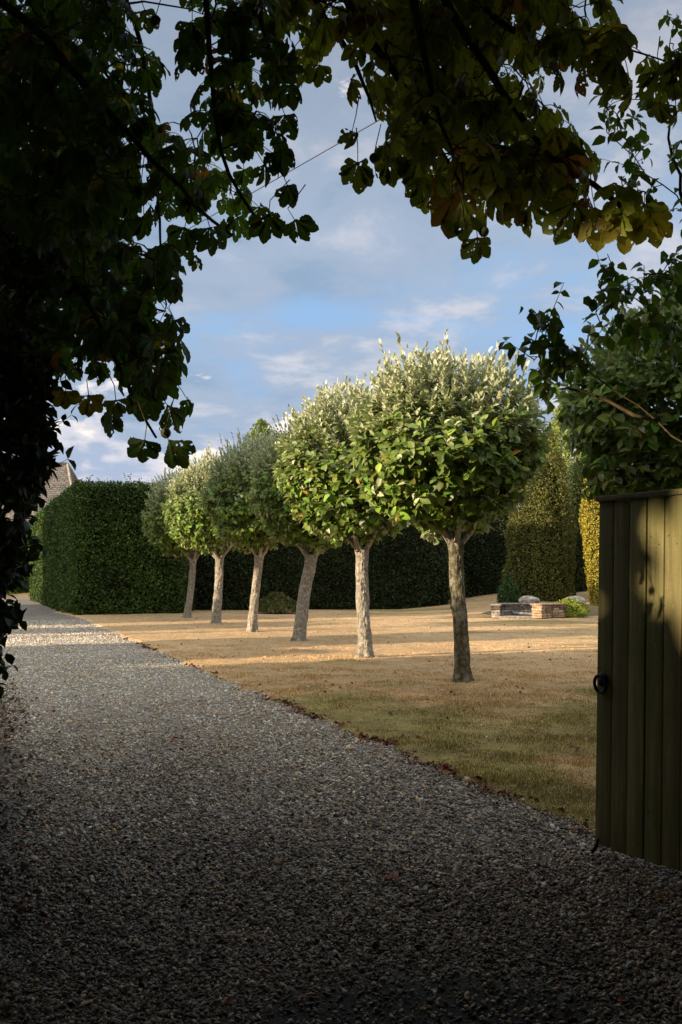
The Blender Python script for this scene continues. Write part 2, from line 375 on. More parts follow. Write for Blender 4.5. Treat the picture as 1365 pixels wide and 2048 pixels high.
# lawn sheet, stands a few cm proud of the gravel
def lawnmat():
    m, nt, N, L, P = newmat('lawn'); a = N.new('ShaderNodeAttribute'); a.attribute_name = 'Col'; g = N.new('ShaderNodeNewGeometry')
    n = tex(N, L, 'ShaderNodeTexNoise', 70.0, g.outputs['Position'], Detail=5.0, Roughness=.7)
    c = mixn(N, L, 1.0, a.outputs['Color'], rampn(N, L, n.outputs[0], [(.3, .55), (.7, 1.3)]), 'MULTIPLY')
    n7 = tex(N, L, 'ShaderNodeTexNoise', 7.0, g.outputs['Position'], Detail=9.0, Roughness=.75); c = mixn(N, L, 1.0, c, rampn(N, L, n7.outputs[0], [(.34, (.62, .62, .55)), (.5, (1, 1, 1)), (.68, (1.22, 1.16, 1.1))]), 'MULTIPLY')
    L.new(c, P.inputs['Base Color']); P.inputs['Roughness'].default_value = 1; P.inputs['Specular IOR Level'].default_value = .1
    bump(N, L, n.outputs[0], .8, .015, P); return m
ny, nx = 620, 260
yy = 3.4+76*(np.linspace(0, 1, ny)**1.9)[:, None]*np.ones((1, nx)); uu = np.linspace(0, 1, nx)[None]**1.7*np.ones((ny, 1))
ex = edge_x(yy); XX = ex+(28+yy*.45)*uu
ZZ = lawn_z(XX, yy)*np.clip((XX-ex)/.06, 0, 1)-.03*(XX-ex < 1e-6)
i = np.arange(nx*ny).reshape(ny, nx); Q = np.stack([i[:-1, :-1], i[:-1, 1:], i[1:, 1:], i[1:, :-1]], -1).reshape(-1, 4)
tag(mesh('lawn', np.stack([XX, yy, ZZ], -1).reshape(-1, 3), [Q], lawnmat(), col=lawn_col(XX, yy).reshape(-1, 3)), kind='structure')

# grass blades, thinning with distance
g1 = [gnd(925, 1361, .04), gnd(731, 1312, .04), gnd(598, 1281, .04), gnd(505, 1262, .04), gnd(433, 1246, .04), gnd(374, 1235, .04)]
def grass():
    n = 520000; y = 5.0+34*rng.random(n)**2.0; x = (rng.random(n)-.5)*.76*y+.02*y
    ok = x > edge_x(y)-.02; x = x[ok]; y = y[ok]; n = len(x)
    clump = fbm(x*2.2, y*2.2, 91, 3); h = (.006+.055*clump**2.2)*(.6+.8*rng.random(n))*np.clip(1.25-.045*(y-6), .45, 1.2); w = .0018+.00030*y
    tall = rng.random(n) < .006*(y < 20); h[tall] *= 2.2
    for gx, gy, rr_ in [(q[0], q[1], .26) for q in g1[:4]]+[(2.6, 9.2, .2), (.9, 12.1, .15), (3.3, 12.6, .2), (1.9, 7.9, .12), (2.7, 17.5, .3)]:
        near_ = np.hypot(x-gx, y-gy) < rr_; h[near_] *= 1.8+1.2*rng.random(near_.sum())
    a = rng.random(n)*2*math.pi; lean = h[:, None]*np.stack([np.cos(a*1.7), np.sin(a*1.7)], -1)*(.7*rng.random((n, 1)))
    z = lawn_z(x, y)*np.clip((x-edge_x(y))/.06, 0, 1)-.004
    p = np.stack([x, y, z], -1); s = np.stack([np.cos(a)*w, np.sin(a)*w, 0*a], -1)
    V = np.stack([p-s, p+s, p+np.concatenate([lean, h[:, None]], 1)], 1).reshape(-1, 3)
    c = lawn_col(x, y)*np.exp(.27*rng.standard_normal((n, 1)))*1.12
    Fc = np.arange(3*n).reshape(-1, 3)
    tag(mesh('grass', V, [Fc], M['dryleaf'], col=np.repeat(c, 3, axis=0), smooth=False), 'short parched grass blades covering the lawn', 'grass', kind='stuff')
grass()

# loose stones lying on the drive where single pebbles show
def stones():
    bm = bmesh.new(); bmesh.ops.create_icosphere(bm, subdivisions=1, radius=1.0); bm.verts.ensure_lookup_table()
    Vt = np.array([v.co[:] for v in bm.verts]); Ft = np.array([[v.index for v in f.verts] for f in bm.faces]); bm.free()
    n = 400000; y = 2.9+30*rng.random(n)**2.0; x = (rng.random(n)-.40)*1.04*y
    # bare earthy patch at the near middle has fewer stones
    bare = bare_patch(x, y)
    ok = (x < edge_x(y)+.03+.05*rng.random(n)) & (rng.random(n) > bare*.82) & (rng.random(n) > verge(x, y)*.72) & (x > -.36*y-.3)
    x = x[ok]; y = y[ok]; n = len(x)
    s = (.0038+.0088*rng.random(n)**2.2)*(1+.25*(fbm(x*1.5, y*1.2, 58, 3)-.5))*(1+.02*np.maximum(y-4, 0)); s[rng.random(n) < .02] *= 1.6
    dims = np.stack([s*(.8+.7*rng.random(n)), s*(.65+.5*rng.random(n)), s*(.35+.4*rng.random(n))], -1)
    Vv = Vt[None]*(1+.22*rng.standard_normal((n, 12, 1)))*dims[:, None]
    q = rng.standard_normal((n, 2))*.35; a = rng.random(n)*6.283; ca, sa = np.cos(a)[:, None], np.sin(a)[:, None]
    zz = Vv[..., 2]+q[:, :1]*Vv[..., 0]+q[:, 1:]*Vv[..., 1]
    P = np.stack([Vv[..., 0]*ca-Vv[..., 1]*sa+x[:, None], Vv[..., 0]*sa+Vv[..., 1]*ca+y[:, None], zz+(gravel_z(x, y)+s*.35+.012*rng.random(n)**2)[:, None]], -1)
    t = rng.random((n, 1)); dd = edge_x(y)-x; trk = .14*(np.exp(-((dd-1.1)/.3)**2)+np.exp(-((dd-2.7)/.32)**2))
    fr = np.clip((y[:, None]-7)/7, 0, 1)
    base = np.array([[.40, .315, .245]])*(.26+.42*fr+1.95*t**2.3*(1-.35*fr))*(1-.72*verge(x, y)[:, None])*(.52+1.8*np.clip((y[:, None]-4)/9, 0, 1))*(.70+.6*fbm(x*1.2, y*.9, 55, 4)[:, None]+trk[:, None])  # foreground shade put into the colour: stones darken towards the camera
    warm = rng.random((n, 1)) < .22; base = np.where(warm, base*np.array([[1.15, .88, .62]]), base)
    cool = rng.random((n, 1)) < .2; base = np.clip(np.where(cool, base*np.array([[.92, .97, 1.04]]), base), 0, .85)
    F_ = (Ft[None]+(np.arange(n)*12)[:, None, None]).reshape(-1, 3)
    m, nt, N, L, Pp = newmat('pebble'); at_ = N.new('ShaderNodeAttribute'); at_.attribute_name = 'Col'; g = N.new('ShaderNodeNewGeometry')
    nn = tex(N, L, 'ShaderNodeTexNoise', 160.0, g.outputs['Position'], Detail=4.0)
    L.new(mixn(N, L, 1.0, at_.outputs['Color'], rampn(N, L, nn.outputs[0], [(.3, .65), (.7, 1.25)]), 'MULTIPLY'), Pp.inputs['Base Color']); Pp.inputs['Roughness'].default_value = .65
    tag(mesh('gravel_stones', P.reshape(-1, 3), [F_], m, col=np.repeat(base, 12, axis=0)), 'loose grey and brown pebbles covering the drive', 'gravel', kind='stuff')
stones()

# ------------------------------------------------------------------ whitebeam standards
def crown_mesh(seed, silv=0.0, rx=1.36, zc=3.35, up=1.42, dn=1.22, shoots=1250, inner=3000, lsize=.88):
    """a clipped lollipop crown: erect silvery shoots above, broad green leaves below"""
    g = np.random.default_rng(seed)
    def rad(d):
        az = np.arctan2(d[:, 1], d[:, 0]); el = d[:, 2]
        b = 1+.15*(fbm(az*1.6+9, el*3+4, seed, 3)-.5)*2+.10*(fbm(az*4+9, el*7+4, seed+5, 2)-.5)+.04*np.sin(3*az+seed)
        r = np.where(el > 0, 1/np.sqrt((1-el**2)/rx**2+el**2/up**2), 1/np.sqrt((1-el**2)**1.0/rx**2+el**2/dn**2))
        return r*b
    c = np.array([0, 0, zc]); parts = []
    d = norm(g.standard_normal((shoots, 3))+np.array([0, 0, .22])); r = rad(d)*(.80+.16*g.random(shoots))
    base = c+d*r[:, None]; el = d[:, 2]
    upw = np.clip(.45+1.1*el, .0, 1.5)[:, None]
    sdir = norm(d*.9+np.array([0, 0, 1])*upw+.35*g.standard_normal((shoots, 3)))
    ln = np.where(el > .25, .18+.34*g.random(shoots)*np.clip(el+.2, 0, 1)+.26*(g.random(shoots) < .10)*(el > .5), .10+.12*g.random(shoots))
    for k in range(9):
        t = (k+.5)/9
        p = base+sdir*(ln*t)[:, None]; az = k*2.4+g.random(shoots)*6.28*.15+np.arange(shoots)
        side = norm(np.cross(sdir, np.array([.3, .2, 1]))+1e-6); s2 = np.cross(sdir, side)
        rad_ = side*np.cos(az)[:, None]+s2*np.sin(az)[:, None]
        erect = np.clip(.32+.95*el, 0, 1.0)[:, None]*(0.5+t)
        ld = norm(rad_*(1.05-.68*erect)+sdir*(.35+.9*erect)+np.array([0, 0, -.38])*(1-np.clip(erect, 0, 1)))
        # the upper face looks inwards to the shoot on an erect leaf, so its white back shows
        nn = norm(-rad_*(.15+.9*erect)+np.array([0, 0, 1.0])*(1.1-.8*np.clip(erect, 0, 1))+d*(.7*(1-np.clip(erect, 0, 1)))+.3*g.standard_normal((shoots, 3)))
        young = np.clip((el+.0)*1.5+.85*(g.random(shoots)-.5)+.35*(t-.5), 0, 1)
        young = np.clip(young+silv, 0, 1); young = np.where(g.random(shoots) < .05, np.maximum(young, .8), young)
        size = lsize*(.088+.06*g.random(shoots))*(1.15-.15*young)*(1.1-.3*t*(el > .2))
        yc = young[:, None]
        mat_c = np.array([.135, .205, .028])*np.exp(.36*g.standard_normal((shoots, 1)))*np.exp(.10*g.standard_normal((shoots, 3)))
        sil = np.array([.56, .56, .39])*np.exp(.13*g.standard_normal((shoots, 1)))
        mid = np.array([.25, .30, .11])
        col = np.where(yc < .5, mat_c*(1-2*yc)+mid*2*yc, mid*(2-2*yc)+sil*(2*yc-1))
        yel = g.random(shoots) < .006; col[yel] = (.42, .26, .05)
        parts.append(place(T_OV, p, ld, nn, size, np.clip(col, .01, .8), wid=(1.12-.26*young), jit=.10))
    d = norm(g.standard_normal((inner, 3))); r = rad(d)*(.45+.42*g.random(inner)); p = c+d*r[:, None]
    ld = norm(d+.9*g.standard_normal((inner, 3))); nn = norm(g.standard_normal((inner, 3))+np.array([0, 0, 1.2]))
    parts.append(place(T_OV, p, ld, nn, lsize*(.10+.06*g.random(inner)), jitcol((.07, .12, .025), inner, .25), wid=np.full(inner, 1.2), jit=.1))  # inner leaves coloured darker to deepen the shade inside the crown
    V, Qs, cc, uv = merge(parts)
    # shoot stems
    mb = MB()
    for i in range(0, shoots, 1): mb.tube([base[i]-sdir[i]*.25, base[i]+sdir[i]*ln[i]*.9], [.005, .002], 3, cap=False)
    Vs = np.vstack(mb.V); Qst = np.vstack(mb.Q)
    # boughs from the trunk head
    return V, Qs, cc, uv, Vs, Qst
CR = [crown_mesh(3, shoots=1350, inner=3200, lsize=1.06), crown_mesh(11, shoots=1300, lsize=1.02), crown_mesh(29, silv=-.05), crown_mesh(37, silv=-.55), crown_mesh(43, silv=-.08), crown_mesh(51), crown_mesh(63)]  # silver cut most on the gate tree, its shade put into leaf colour
CRM = []
def make_standard(idx, label, loc, lean, crown, rz, th=2.05, tr0=.135, sc=1.0, off=(0, 0), r=None):
    t = thing('whitebeam_tree', label, 'tree', loc, 0, 'clipped standard trees in a row on the lawn')
    g = np.random.default_rng(100+idx); tr0 *= .92
    # trunk: swelling foot, slight bends, knobbly bark
    nz, k = 170, 64; zt = np.linspace(-.06, th-.14, nz)
    cx = lean[0]*zt/th+.025*(np.sin(zt*1.9+idx)-math.sin(idx)); cy = lean[1]*zt/th+.02*np.sin(zt*2.3+2*idx)
    rr = tr0*(1-.13*zt/th)+.035*np.exp(-np.clip(zt, 0, 9)/.11)+.025*np.exp(-((zt-th+.14)/.16)**2)
    th_ = np.arange(k)*2*math.pi/k
    A, B = np.meshgrid(th_, zt); nx_ = np.cos(A)*1.5
    nse = fbm(nx_*2.2+5, B*5+np.sin(A)*3.3, 200+idx, 4)-.5; nf = fbm(np.cos(A)*7+20, B*17+np.sin(A)*7, 260+idx, 3)-.5
    knob = np.clip(fbm(np.cos(A)*4+3, B*9+np.sin(A)*4, 300+idx, 2)-.62, 0, 1)
    fl = np.exp(-np.clip(B, 0, 9)/.13)*(.22*np.sin(A*5+idx)+.12*np.sin(A*3+2*idx)); nv = fbm(np.cos(A)*16+40, B*34+np.sin(A)*16, 280+idx, 2)-.5
    RR = rr[:, None]*(1+.26*nse+.16*nf+.6*knob+.12*nv+fl)
    V = np.stack([cx[:, None]+RR*np.cos(A), cy[:, None]+RR*np.sin(A), B], -1).reshape(-1, 3)
    i = np.arange(nz*k).reshape(nz, k); j = np.roll(i, -1, axis=1)
    Q = np.stack([i[:-1], j[:-1], j[1:], i[1:]], -1).reshape(-1, 4)
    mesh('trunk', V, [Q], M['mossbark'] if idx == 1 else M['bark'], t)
    top = np.array([cx[-1], cy[-1], th-.14])
    nb = 4+idx % 3
    for b in range(nb):
        a = b*2*math.pi/nb+g.random()*1.1+idx; out_ = np.array([math.cos(a), math.sin(a), 0]); mb = MB()
        s = np.linspace(0, 1, 7)[:, None]
        P = top+np.array([0, 0, -.10])+out_*(.03+s*.85*(1+.2*g.random()))+np.array([0, 0, 1])*(s**1.05)*(1.15+.3*g.random())+.03*g.standard_normal((7, 3))*s
        rB = np.linspace(tr0*.46, .015, 7); mb.tube(P, rB, 8, cap=False)
        for q in (2, 3, 4, 5):
            a2 = a+g.normal()*1.0; e = P[q]+np.array([math.cos(a2)*.55, math.sin(a2)*.55, .35+.2*g.random()]); mb.tube([P[q], (P[q]+e)/2+.03*g.standard_normal(3), e], [rB[q]*.6, rB[q]*.4, .006], 5, cap=False)
        mb.build('branch', M['bark'], t)
    if not CRM or len(CRM) <= crown or CRM[crown] is None:
        V, Qs, cc, uv, Vs, Qst = CR[crown]
        while len(CRM) <= crown: CRM.append(None)
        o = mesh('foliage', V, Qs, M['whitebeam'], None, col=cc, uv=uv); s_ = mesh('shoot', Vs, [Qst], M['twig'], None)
        CRM[crown] = (o.data, s_.data)
    else:
        o = bpy.data.objects.new('foliage', CRM[crown][0]); C.objects.link(o); s_ = bpy.data.objects.new('shoot', CRM[crown][1]); C.objects.link(s_)
    for q in (o, s_):
        q.parent = t; q.rotation_euler = (0, 0, rz); q.scale = (sc, sc, sc if r is None else r)
        q.location = (top[0]+off[0], top[1]+off[1], th-2.05*(sc if r is None else r))
    s_.name = 'shoots'; tag(s_, kind='stuff')
    return t
make_standard(1, 'nearest full tree, sunlit silver top over a dark mossy shaded trunk', g1[0], (-.04, 0), 0, 0.4, th=2.08, tr0=.110, off=(-.15, 0), sc=.95, r=.825)
make_standard(2, 'tree with the stout evenly sunlit pale trunk, standing beside the nearest shaded trunk', g1[1], (-.02, .0), 1, 1.2, th=2.1, tr0=.126, off=(-.14, 0), r=.93, sc=1.0)
make_standard(3, 'tree with the thick grey trunk leaning furthest to the right', g1[2], (.30, .1), 2, 2.1, th=2.05, tr0=.15, sc=.96)
make_standard(4, 'tree with blue green shaded crown over a sunlit curved trunk', g1[3], (.14, 0), 4, 3.6, th=2.12, tr0=.125, off=(-.12, 0), sc=.95, r=1.0)
make_standard(5, 'sunlit pale green tree with a straight pale trunk near the far end of the row', g1[4], (.04, 0), 5, 4.4, th=2.15, tr0=.14, off=(-.25, 0), sc=1.0, r=1.0)
make_standard(6, 'farthest tree of the row, its thin grey trunk leaning right', g1[5], (.22, 0), 6, 5.2, th=2.15, tr0=.125, off=(-.25, 0), sc=1.0, r=.98)
make_standard(0, 'shaded tree behind the wooden gate, only its dark leafy crown showing', np.array([3.68, 10.1, 0]), (0, 0), 3, .9, th=2.0, tr0=.13, sc=.97, r=.82)

# ------------------------------------------------------------------ hedges
def box_surface(pts, h, z0, seed, face_n, cell_cut=None): pass
def hedge(name, label, cat, quad, h, dens, lsize, base, group=None, relief=.26, top=True, mat='needle', sprigs=0, core=(.02, .03, .012), flat=True):
    """quad: footprint corners counterclockwise (x,y). Faces carry leaf tufts over a dark twiggy core."""
    t = thing(name, label, cat, (*np.mean(quad, 0), 0), 0, group); ctr = np.array([*np.mean(quad, 0), 0])
    quad = np.asarray(quad, float); parts = []
    n = len(quad)
    for i in range(n):
        a = quad[i]; b = quad[(i+1) % n]; Ls = np.linalg.norm(b-a); e = (b-a)/Ls; nn = np.array([e[1], -e[0], 0])
        k = int(Ls*h*dens[i] if hasattr(dens, '__len__') else Ls*h*dens)
        if k == 0: continue
        u_ = rng.random(k)*Ls; z = rng.random(k)*h
        rl = relief*((fbm(u_*1.1+i*7, z*1.1, 400+i, 3)-.5)*2*.6+(fbm(u_*5+i*3, z*5, 410+i, 2)-.5)*.9)
        rnd = -.10*np.exp(-(h-z)/.12)-.10*np.exp(-z/.3)*fbm(u_*2, z*0+1, 440+i, 2)
        p = np.stack([a[0]+e[0]*u_, a[1]+e[1]*u_, z], -1)+nn*(rl+rnd+.05*rng.standard_normal(k))[:, None]-ctr
        d = norm(nn*.5+rng.standard_normal((k, 3))*.7+np.array([0, 0, .25])); nv = norm(nn*.9+rng.standard_normal((k, 3))*.6+np.array([0, 0, .4]))
        tone = np.clip(.7+.9*(fbm(u_*.8, z*.8, 430+i, 3)-.3), .5, 1.5)[:, None]
        parts.append(place(T_TINY, p, d, nv, lsize*(.7+.6*rng.random(k)), jitcol(base, k, .3, .1)*tone))
    if top:
        dt = np.mean(dens); lo = quad.min(0); hi = quad.max(0); k = int((hi[0]-lo[0])*(hi[1]-lo[1])*dt*.7)
        q = lo+(hi-lo)*rng.random((k, 2)); ins = np.ones(k, bool)
        for i in range(n):
            a = quad[i]; b = quad[(i+1) % n]; ins &= ((b[0]-a[0])*(q[:, 1]-a[1])-(b[1]-a[1])*(q[:, 0]-a[0])) > 0
        q = q[ins]; k = len(q); z = h+.10*(fbm(q[:, 0]*1.3, q[:, 1]*1.3, 450, 3)-.5)+.04*rng.standard_normal(k)
        parts.append(place(T_TINY, np.column_stack([q, z])-ctr, norm(rng.standard_normal((k, 3))+[0, 0, .6]), norm(rng.standard_normal((k, 3))*.6+[0, 0, 1]), lsize*(.7+.6*rng.random(k)), jitcol(base, k, .3, .1)))
    V, Qs, cc, uv = merge(parts); mesh('foliage', V, Qs, M[mat], t, col=cc, smooth=False)
    # core
    sh = .16; cq = []
    c2 = quad.mean(0)
    for i in range(n):
        a, b, c = quad[i-1], quad[i], quad[(i+1) % n]
        d1 = norm(a-b); d2 = norm(c-b); cr = abs(d1[0]*d2[1]-d1[1]*d2[0]); cq.append(b+(d1+d2)*sh/max(cr, .3))
    cq = np.array(cq)-ctr[:2]; Vc = np.vstack([np.column_stack([cq, np.full(n, .02)]), np.column_stack([cq, np.full(n, h-.15)])])
    mbc = MB(); mbc.add(Vc, [(i, (i+1) % n, n+(i+1) % n, n+i) for i in range(n)]+([(n, n+1, n+2, n+3)] if n == 4 else []))
    mc = bpy.data.materials.get('hedge_core') or corem(); mbc.build('twig_core', mc, t, smooth=False)
    if sprigs:
        mb = MB(); ps = []
        for _ in range(sprigs):
            w = rng.random(2); q = quad[0]*(1-w[0])+quad[1]*w[0]; q2 = quad[3]*(1-w[0])+quad[2]*w[0]; q = q*(1-w[1]*.6)+q2*w[1]*.6
            b = np.array([*q, h-.1])-ctr; ln = .25+.38*rng.random()**2; e = b+np.array([rng.normal()*.12, rng.normal()*.12, ln]); mb.tube([b, e], [.008, .003], 3, cap=False)
            for j in range(5): ps.append(b+(e-b)*(.4+.6*j/4.))
        ps = np.array(ps); k = len(ps); parts = [place(T_TINY, ps, norm(rng.standard_normal((k, 3))+[0, 0, .5]), rdir(k), .06+.04*rng.random(k), jitcol(base, k, .25, .1))]
        V, Qs, cc, uv = merge(parts); mesh('sprig_leaves', V, Qs, M['leaf'], t, col=cc, smooth=False); tag(mb.build('sprig_stems', M['twig'], t), kind='stuff')
    return t
def corem():
    m, nt, N, L, P = newmat('hedge_core'); g = N.new('ShaderNodeNewGeometry'); n = tex(N, L, 'ShaderNodeTexNoise', 9.0, g.outputs['Position'], Detail=6.0)
    L.new(rampn(N, L, n.outputs[0], [(.4, (.012, .014, .006)), (.6, (.03, .036, .014))]), P.inputs['Base Color']); P.inputs['Roughness'].default_value = 1; P.inputs['Specular IOR Level'].default_value = 0; return m
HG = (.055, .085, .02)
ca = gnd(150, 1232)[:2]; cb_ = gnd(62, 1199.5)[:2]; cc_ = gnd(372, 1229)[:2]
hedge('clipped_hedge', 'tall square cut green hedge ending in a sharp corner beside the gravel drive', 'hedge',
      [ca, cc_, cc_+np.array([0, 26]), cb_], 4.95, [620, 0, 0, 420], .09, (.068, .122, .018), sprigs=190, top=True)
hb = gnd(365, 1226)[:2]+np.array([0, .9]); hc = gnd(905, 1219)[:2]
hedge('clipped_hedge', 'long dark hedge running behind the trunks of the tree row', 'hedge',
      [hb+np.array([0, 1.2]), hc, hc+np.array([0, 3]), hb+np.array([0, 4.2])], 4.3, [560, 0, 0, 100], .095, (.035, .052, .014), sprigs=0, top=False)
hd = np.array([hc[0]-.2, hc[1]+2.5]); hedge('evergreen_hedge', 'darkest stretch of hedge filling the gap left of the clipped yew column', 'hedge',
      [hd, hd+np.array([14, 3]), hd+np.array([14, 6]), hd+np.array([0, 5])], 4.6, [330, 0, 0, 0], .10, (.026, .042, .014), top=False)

# ------------------------------------------------------------------ clipped yews and other garden plants
def blob_shrub(name, label, cat, loc, prof, n, lsize, cols, mat='needle', lump=.12, stem=True, seed=1, group=None, open_=0.0, leaf=T_TINY, updir=.5, core=True, ell=1.0):
    """prof(t)->radius for t in 0..1 of height prof.h ; leaf sprays over that surface"""
    t_ = thing(name, label, cat, loc, 0, group); g = np.random.default_rng(seed); h = prof[0]; f = prof[1]; z0 = prof[2] if len(prof) > 2 else 0.0
    tt = g.random(n*2); rmax = max(f(q) for q in np.linspace(0, 1, 30)); rv = np.array([f(q) for q in tt]); keep = g.random(n*2) < (rv/rmax)*.9+.1; tt = tt[keep][:n]; rv = rv[keep][:n]; k = len(tt)
    az = g.random(k)*2*math.pi; z = z0+tt*(h-z0)
    lum = lump*((fbm(np.cos(az)*1.7+6, z*1.3+np.sin(az)*1.7, seed, 3)-.5)*2+(fbm(np.cos(az)*5+6, z*4+np.sin(az)*5, seed+1, 2)-.5))
    depth = 1-open_*g.random(k)**1.5; r = rv*(1+lum/np.maximum(rv, .3))*depth+.03*g.standard_normal(k)
    p = np.stack([np.cos(az)*r*ell, np.sin(az)*r, z], -1); out_ = np.stack([np.cos(az), np.sin(az), 0*az+.2], -1)
    d = norm(out_*.5+.6*g.standard_normal((k, 3))+np.array([0, 0, updir])); nv = norm(out_+.6*g.standard_normal((k, 3)))
    w = g.random(k); ci = np.array(cols)[(g.random(k)*len(cols)).astype(int)]
    c = ci*np.exp(.25*g.standard_normal((k, 1)))
    V, Qs, cc, uv = merge([place(leaf, p, d, nv, lsize*(.6+.8*w), c, jit=0)])
    mesh('foliage', V, Qs, M[mat], t_, col=cc, smooth=False)
    if core:
        ks = 16; rows = 10; Vc = []
        for i in range(rows):
            q = i/(rows-1); rr = max(.02, f(q)*(.80 if open_ == 0 else .5)-.05); zz_ = z0+q*(h-z0)*.96
            for j in range(ks): Vc.append((math.cos(j*2*math.pi/ks)*rr*ell, math.sin(j*2*math.pi/ks)*rr, zz_))
        Qc = [(i*ks+j, i*ks+(j+1) % ks, (i+1)*ks+(j+1) % ks, (i+1)*ks+j) for i in range(rows-1) for j in range(ks)]
        mb = MB(); mb.add(Vc, Qc); mb.build('twig_core', bpy.data.materials['hedge_core'], t_)
    if stem:
        mb = MB()
        mb.tube([(0, 0, -.1), (.03, 0, z0*.5+.3), (0, .02, z0+(h-z0)*.5)], [.05+.012*h, .04+.01*h, .02], 8)
        for _ in range(10):
            a = g.random()*6.28; zb = z0+(h-z0)*g.random()*.6; rr = f(min(1, max(0, (zb-z0)/(h-z0)+.2)))*.8; mb.tube([(0, 0, zb*.8), (math.cos(a)*rr*.5, math.sin(a)*rr*.5, zb+.3), (math.cos(a)*rr, math.sin(a)*rr, zb+.25*h*.4)], [.03, .02, .006], 5, cap=False)
        mb.build('trunk', M['darkbark'], t_)
    return t_
col_prof = lambda w: (lambda q: w*(min(1, (1-q)**.42*1.12))*(.93+.07*math.sin(q*7)))
GY = [(.42, .33, .035), (.36, .30, .03), (.20, .19, .03), (.30, .26, .03)]
P1 = at(1082, 1200, 41); P1[2] = rise(P1[0], 41.)
blob_shrub('clipped_yew', 'broad clipped yew column with sunlit golden shoulder, behind the low stone wall', 'topiary', P1, (6.4, lambda q: 1.32*min(1, (1-q)**.22*1.05)), 30000, .075, [(.08, .10, .02), (.11, .12, .025), (.17, .16, .03), (.13, .13, .03)], seed=5, lump=.3)
P2 = at(1222, 1205, 38.5); P2[2] = rise(P2[0], 38.5)
blob_shrub('golden_yew', 'bright golden yellow clipped yew beside the gate edge', 'topiary', P2, (5.6, lambda q: (.72+.52*q)*min(1, (1-q)**.3*1.3)), 22000, .075, GY, seed=8)
P3 = at(1100, 1200, 45); P3[2] = .5
blob_shrub('golden_yew', 'slim golden topped yew rising behind the broad clipped yew', 'topiary', P3, (7.6, lambda q: .6*min(1, (1-q)**.4*1.1)), 12000, .085, GY[2:]+[(.10, .12, .02)]*3, seed=9)
P4 = at(1150, 1200, 52); P4[2] = .3
blob_shrub('pale_green_tree', 'sunlit yellow green tree rising behind the yews on the right', 'tree', P4, (10.6, lambda q: 1.75*math.sin(math.pi*min(1, .12+q*.88))**.6, 2.0), 14000, .16, [(.22, .27, .06), (.16, .22, .05), (.28, .30, .08)], mat='leaf', seed=12, open_=.45, lump=.5, core=False)
P5 = at(1155, 1200, 44); P5[2] = .4
blob_shrub('dark_shrub', 'dark evergreen shrub between the two clipped yews', 'shrub', P5, (6.0, lambda q: .8*math.sin(math.pi*min(1, .2+q*.8))**.5), 9000, .09, [(.05, .075, .02)], seed=13)
P6 = at(522, 1200, 52); P6[2] = 0
blob_shrub('feathery_tree', 'loose pale leaved tree top rising behind the shaded crown in the row', 'tree', P6, (9.6, lambda q: 1.7*math.sin(math.pi*min(1, .2+q*.8))**.7, 2.0), 15000, .14, [(.16, .22, .06), (.22, .27, .09)], mat='leaf', seed=14, open_=.8, lump=.75, core=False, updir=1.0)
P7 = at(915, 1215, 40.0); P7[2] = rise(P7[0], 40.)
blob_shrub('young_shrub', 'small slim shrub at the foot of the hedge behind the nearest trunk', 'shrub', P7, (2.3, lambda q: .28*math.sin(math.pi*min(1, .25+q*.75))), 1600, .09, [(.06, .09, .02)], seed=15, open_=.3)
P8 = at(1018, 1205, 39.5); P8[2] = rise(P8[0], 39.5)
blob_shrub('bushy_shrub', 'low dark green bush at the left foot of the broad yew', 'shrub', P8, (1.3, lambda q: .42*math.sin(math.pi*min(1, .3+q*.7))), 3000, .09, [(.05, .10, .03)], seed=16, open_=.6)
P9 = gnd(1138, 1236); P9[2] = .05
blob_shrub('flowering_bush', 'small bright yellow green bush sprawling over the end of the low stone wall', 'bush', P9, (.62, lambda q: .56*math.sin(math.pi*min(1, .28+q*.72))**.7), 3800, .055, [(.30, .36, .04), (.22, .30, .04), (.34, .36, .06)], mat='leaf', seed=17, open_=.45, core=True, lump=.25)
P10 = gnd(555, 1228); P10[2] = 0.05
blob_shrub('grassy_tuft', 'unmown tuft of long grass against the foot of the hedge', 'grass tuft', P10, (.55, lambda q: .95*(1-q)+.1), 2600, .22, [(.10, .12, .04), (.16, .15, .06)], mat='leaf', seed=18, open_=.8, stem=False, core=False, updir=2.2, lump=.1)
# far left: bush and bank beyond the drive's bend
P11 = at(28, 1150, 70); P11[2] = 0
blob_shrub('round_bush', 'bright green bush half hidden beyond the far end of the drive', 'bush', P11, (5.2, lambda q: 3.0*math.sin(math.pi*min(1, .3+q*.7))**.6), 9000, .3, [(.07, .16, .03), (.05, .11, .02)], mat='leaf', seed=19, open_=.3, lump=.5)
def bank():
    nx, ny = 40, 14; x = np.linspace(-32, -16.5, nx)[None]*np.ones((ny, 1)); v = np.linspace(0, 1, ny)[:, None]*np.ones((1, nx)); y = 66+v*14
    z = -.1+2.2*np.sin(v*math.pi/2)+.25*(fbm(x, y, 8)-.5)*v; i = np.arange(nx*ny).reshape(ny, nx)
    Q = np.stack([i[:-1, :-1], i[:-1, 1:], i[1:, 1:], i[1:, :-1]], -1).reshape(-1, 4)
    tag(mesh('grass_bank', np.stack([x, y, z], -1).reshape(-1, 3), [Q], bpy.data.materials['earth_and_field']), kind='structure')
bank()

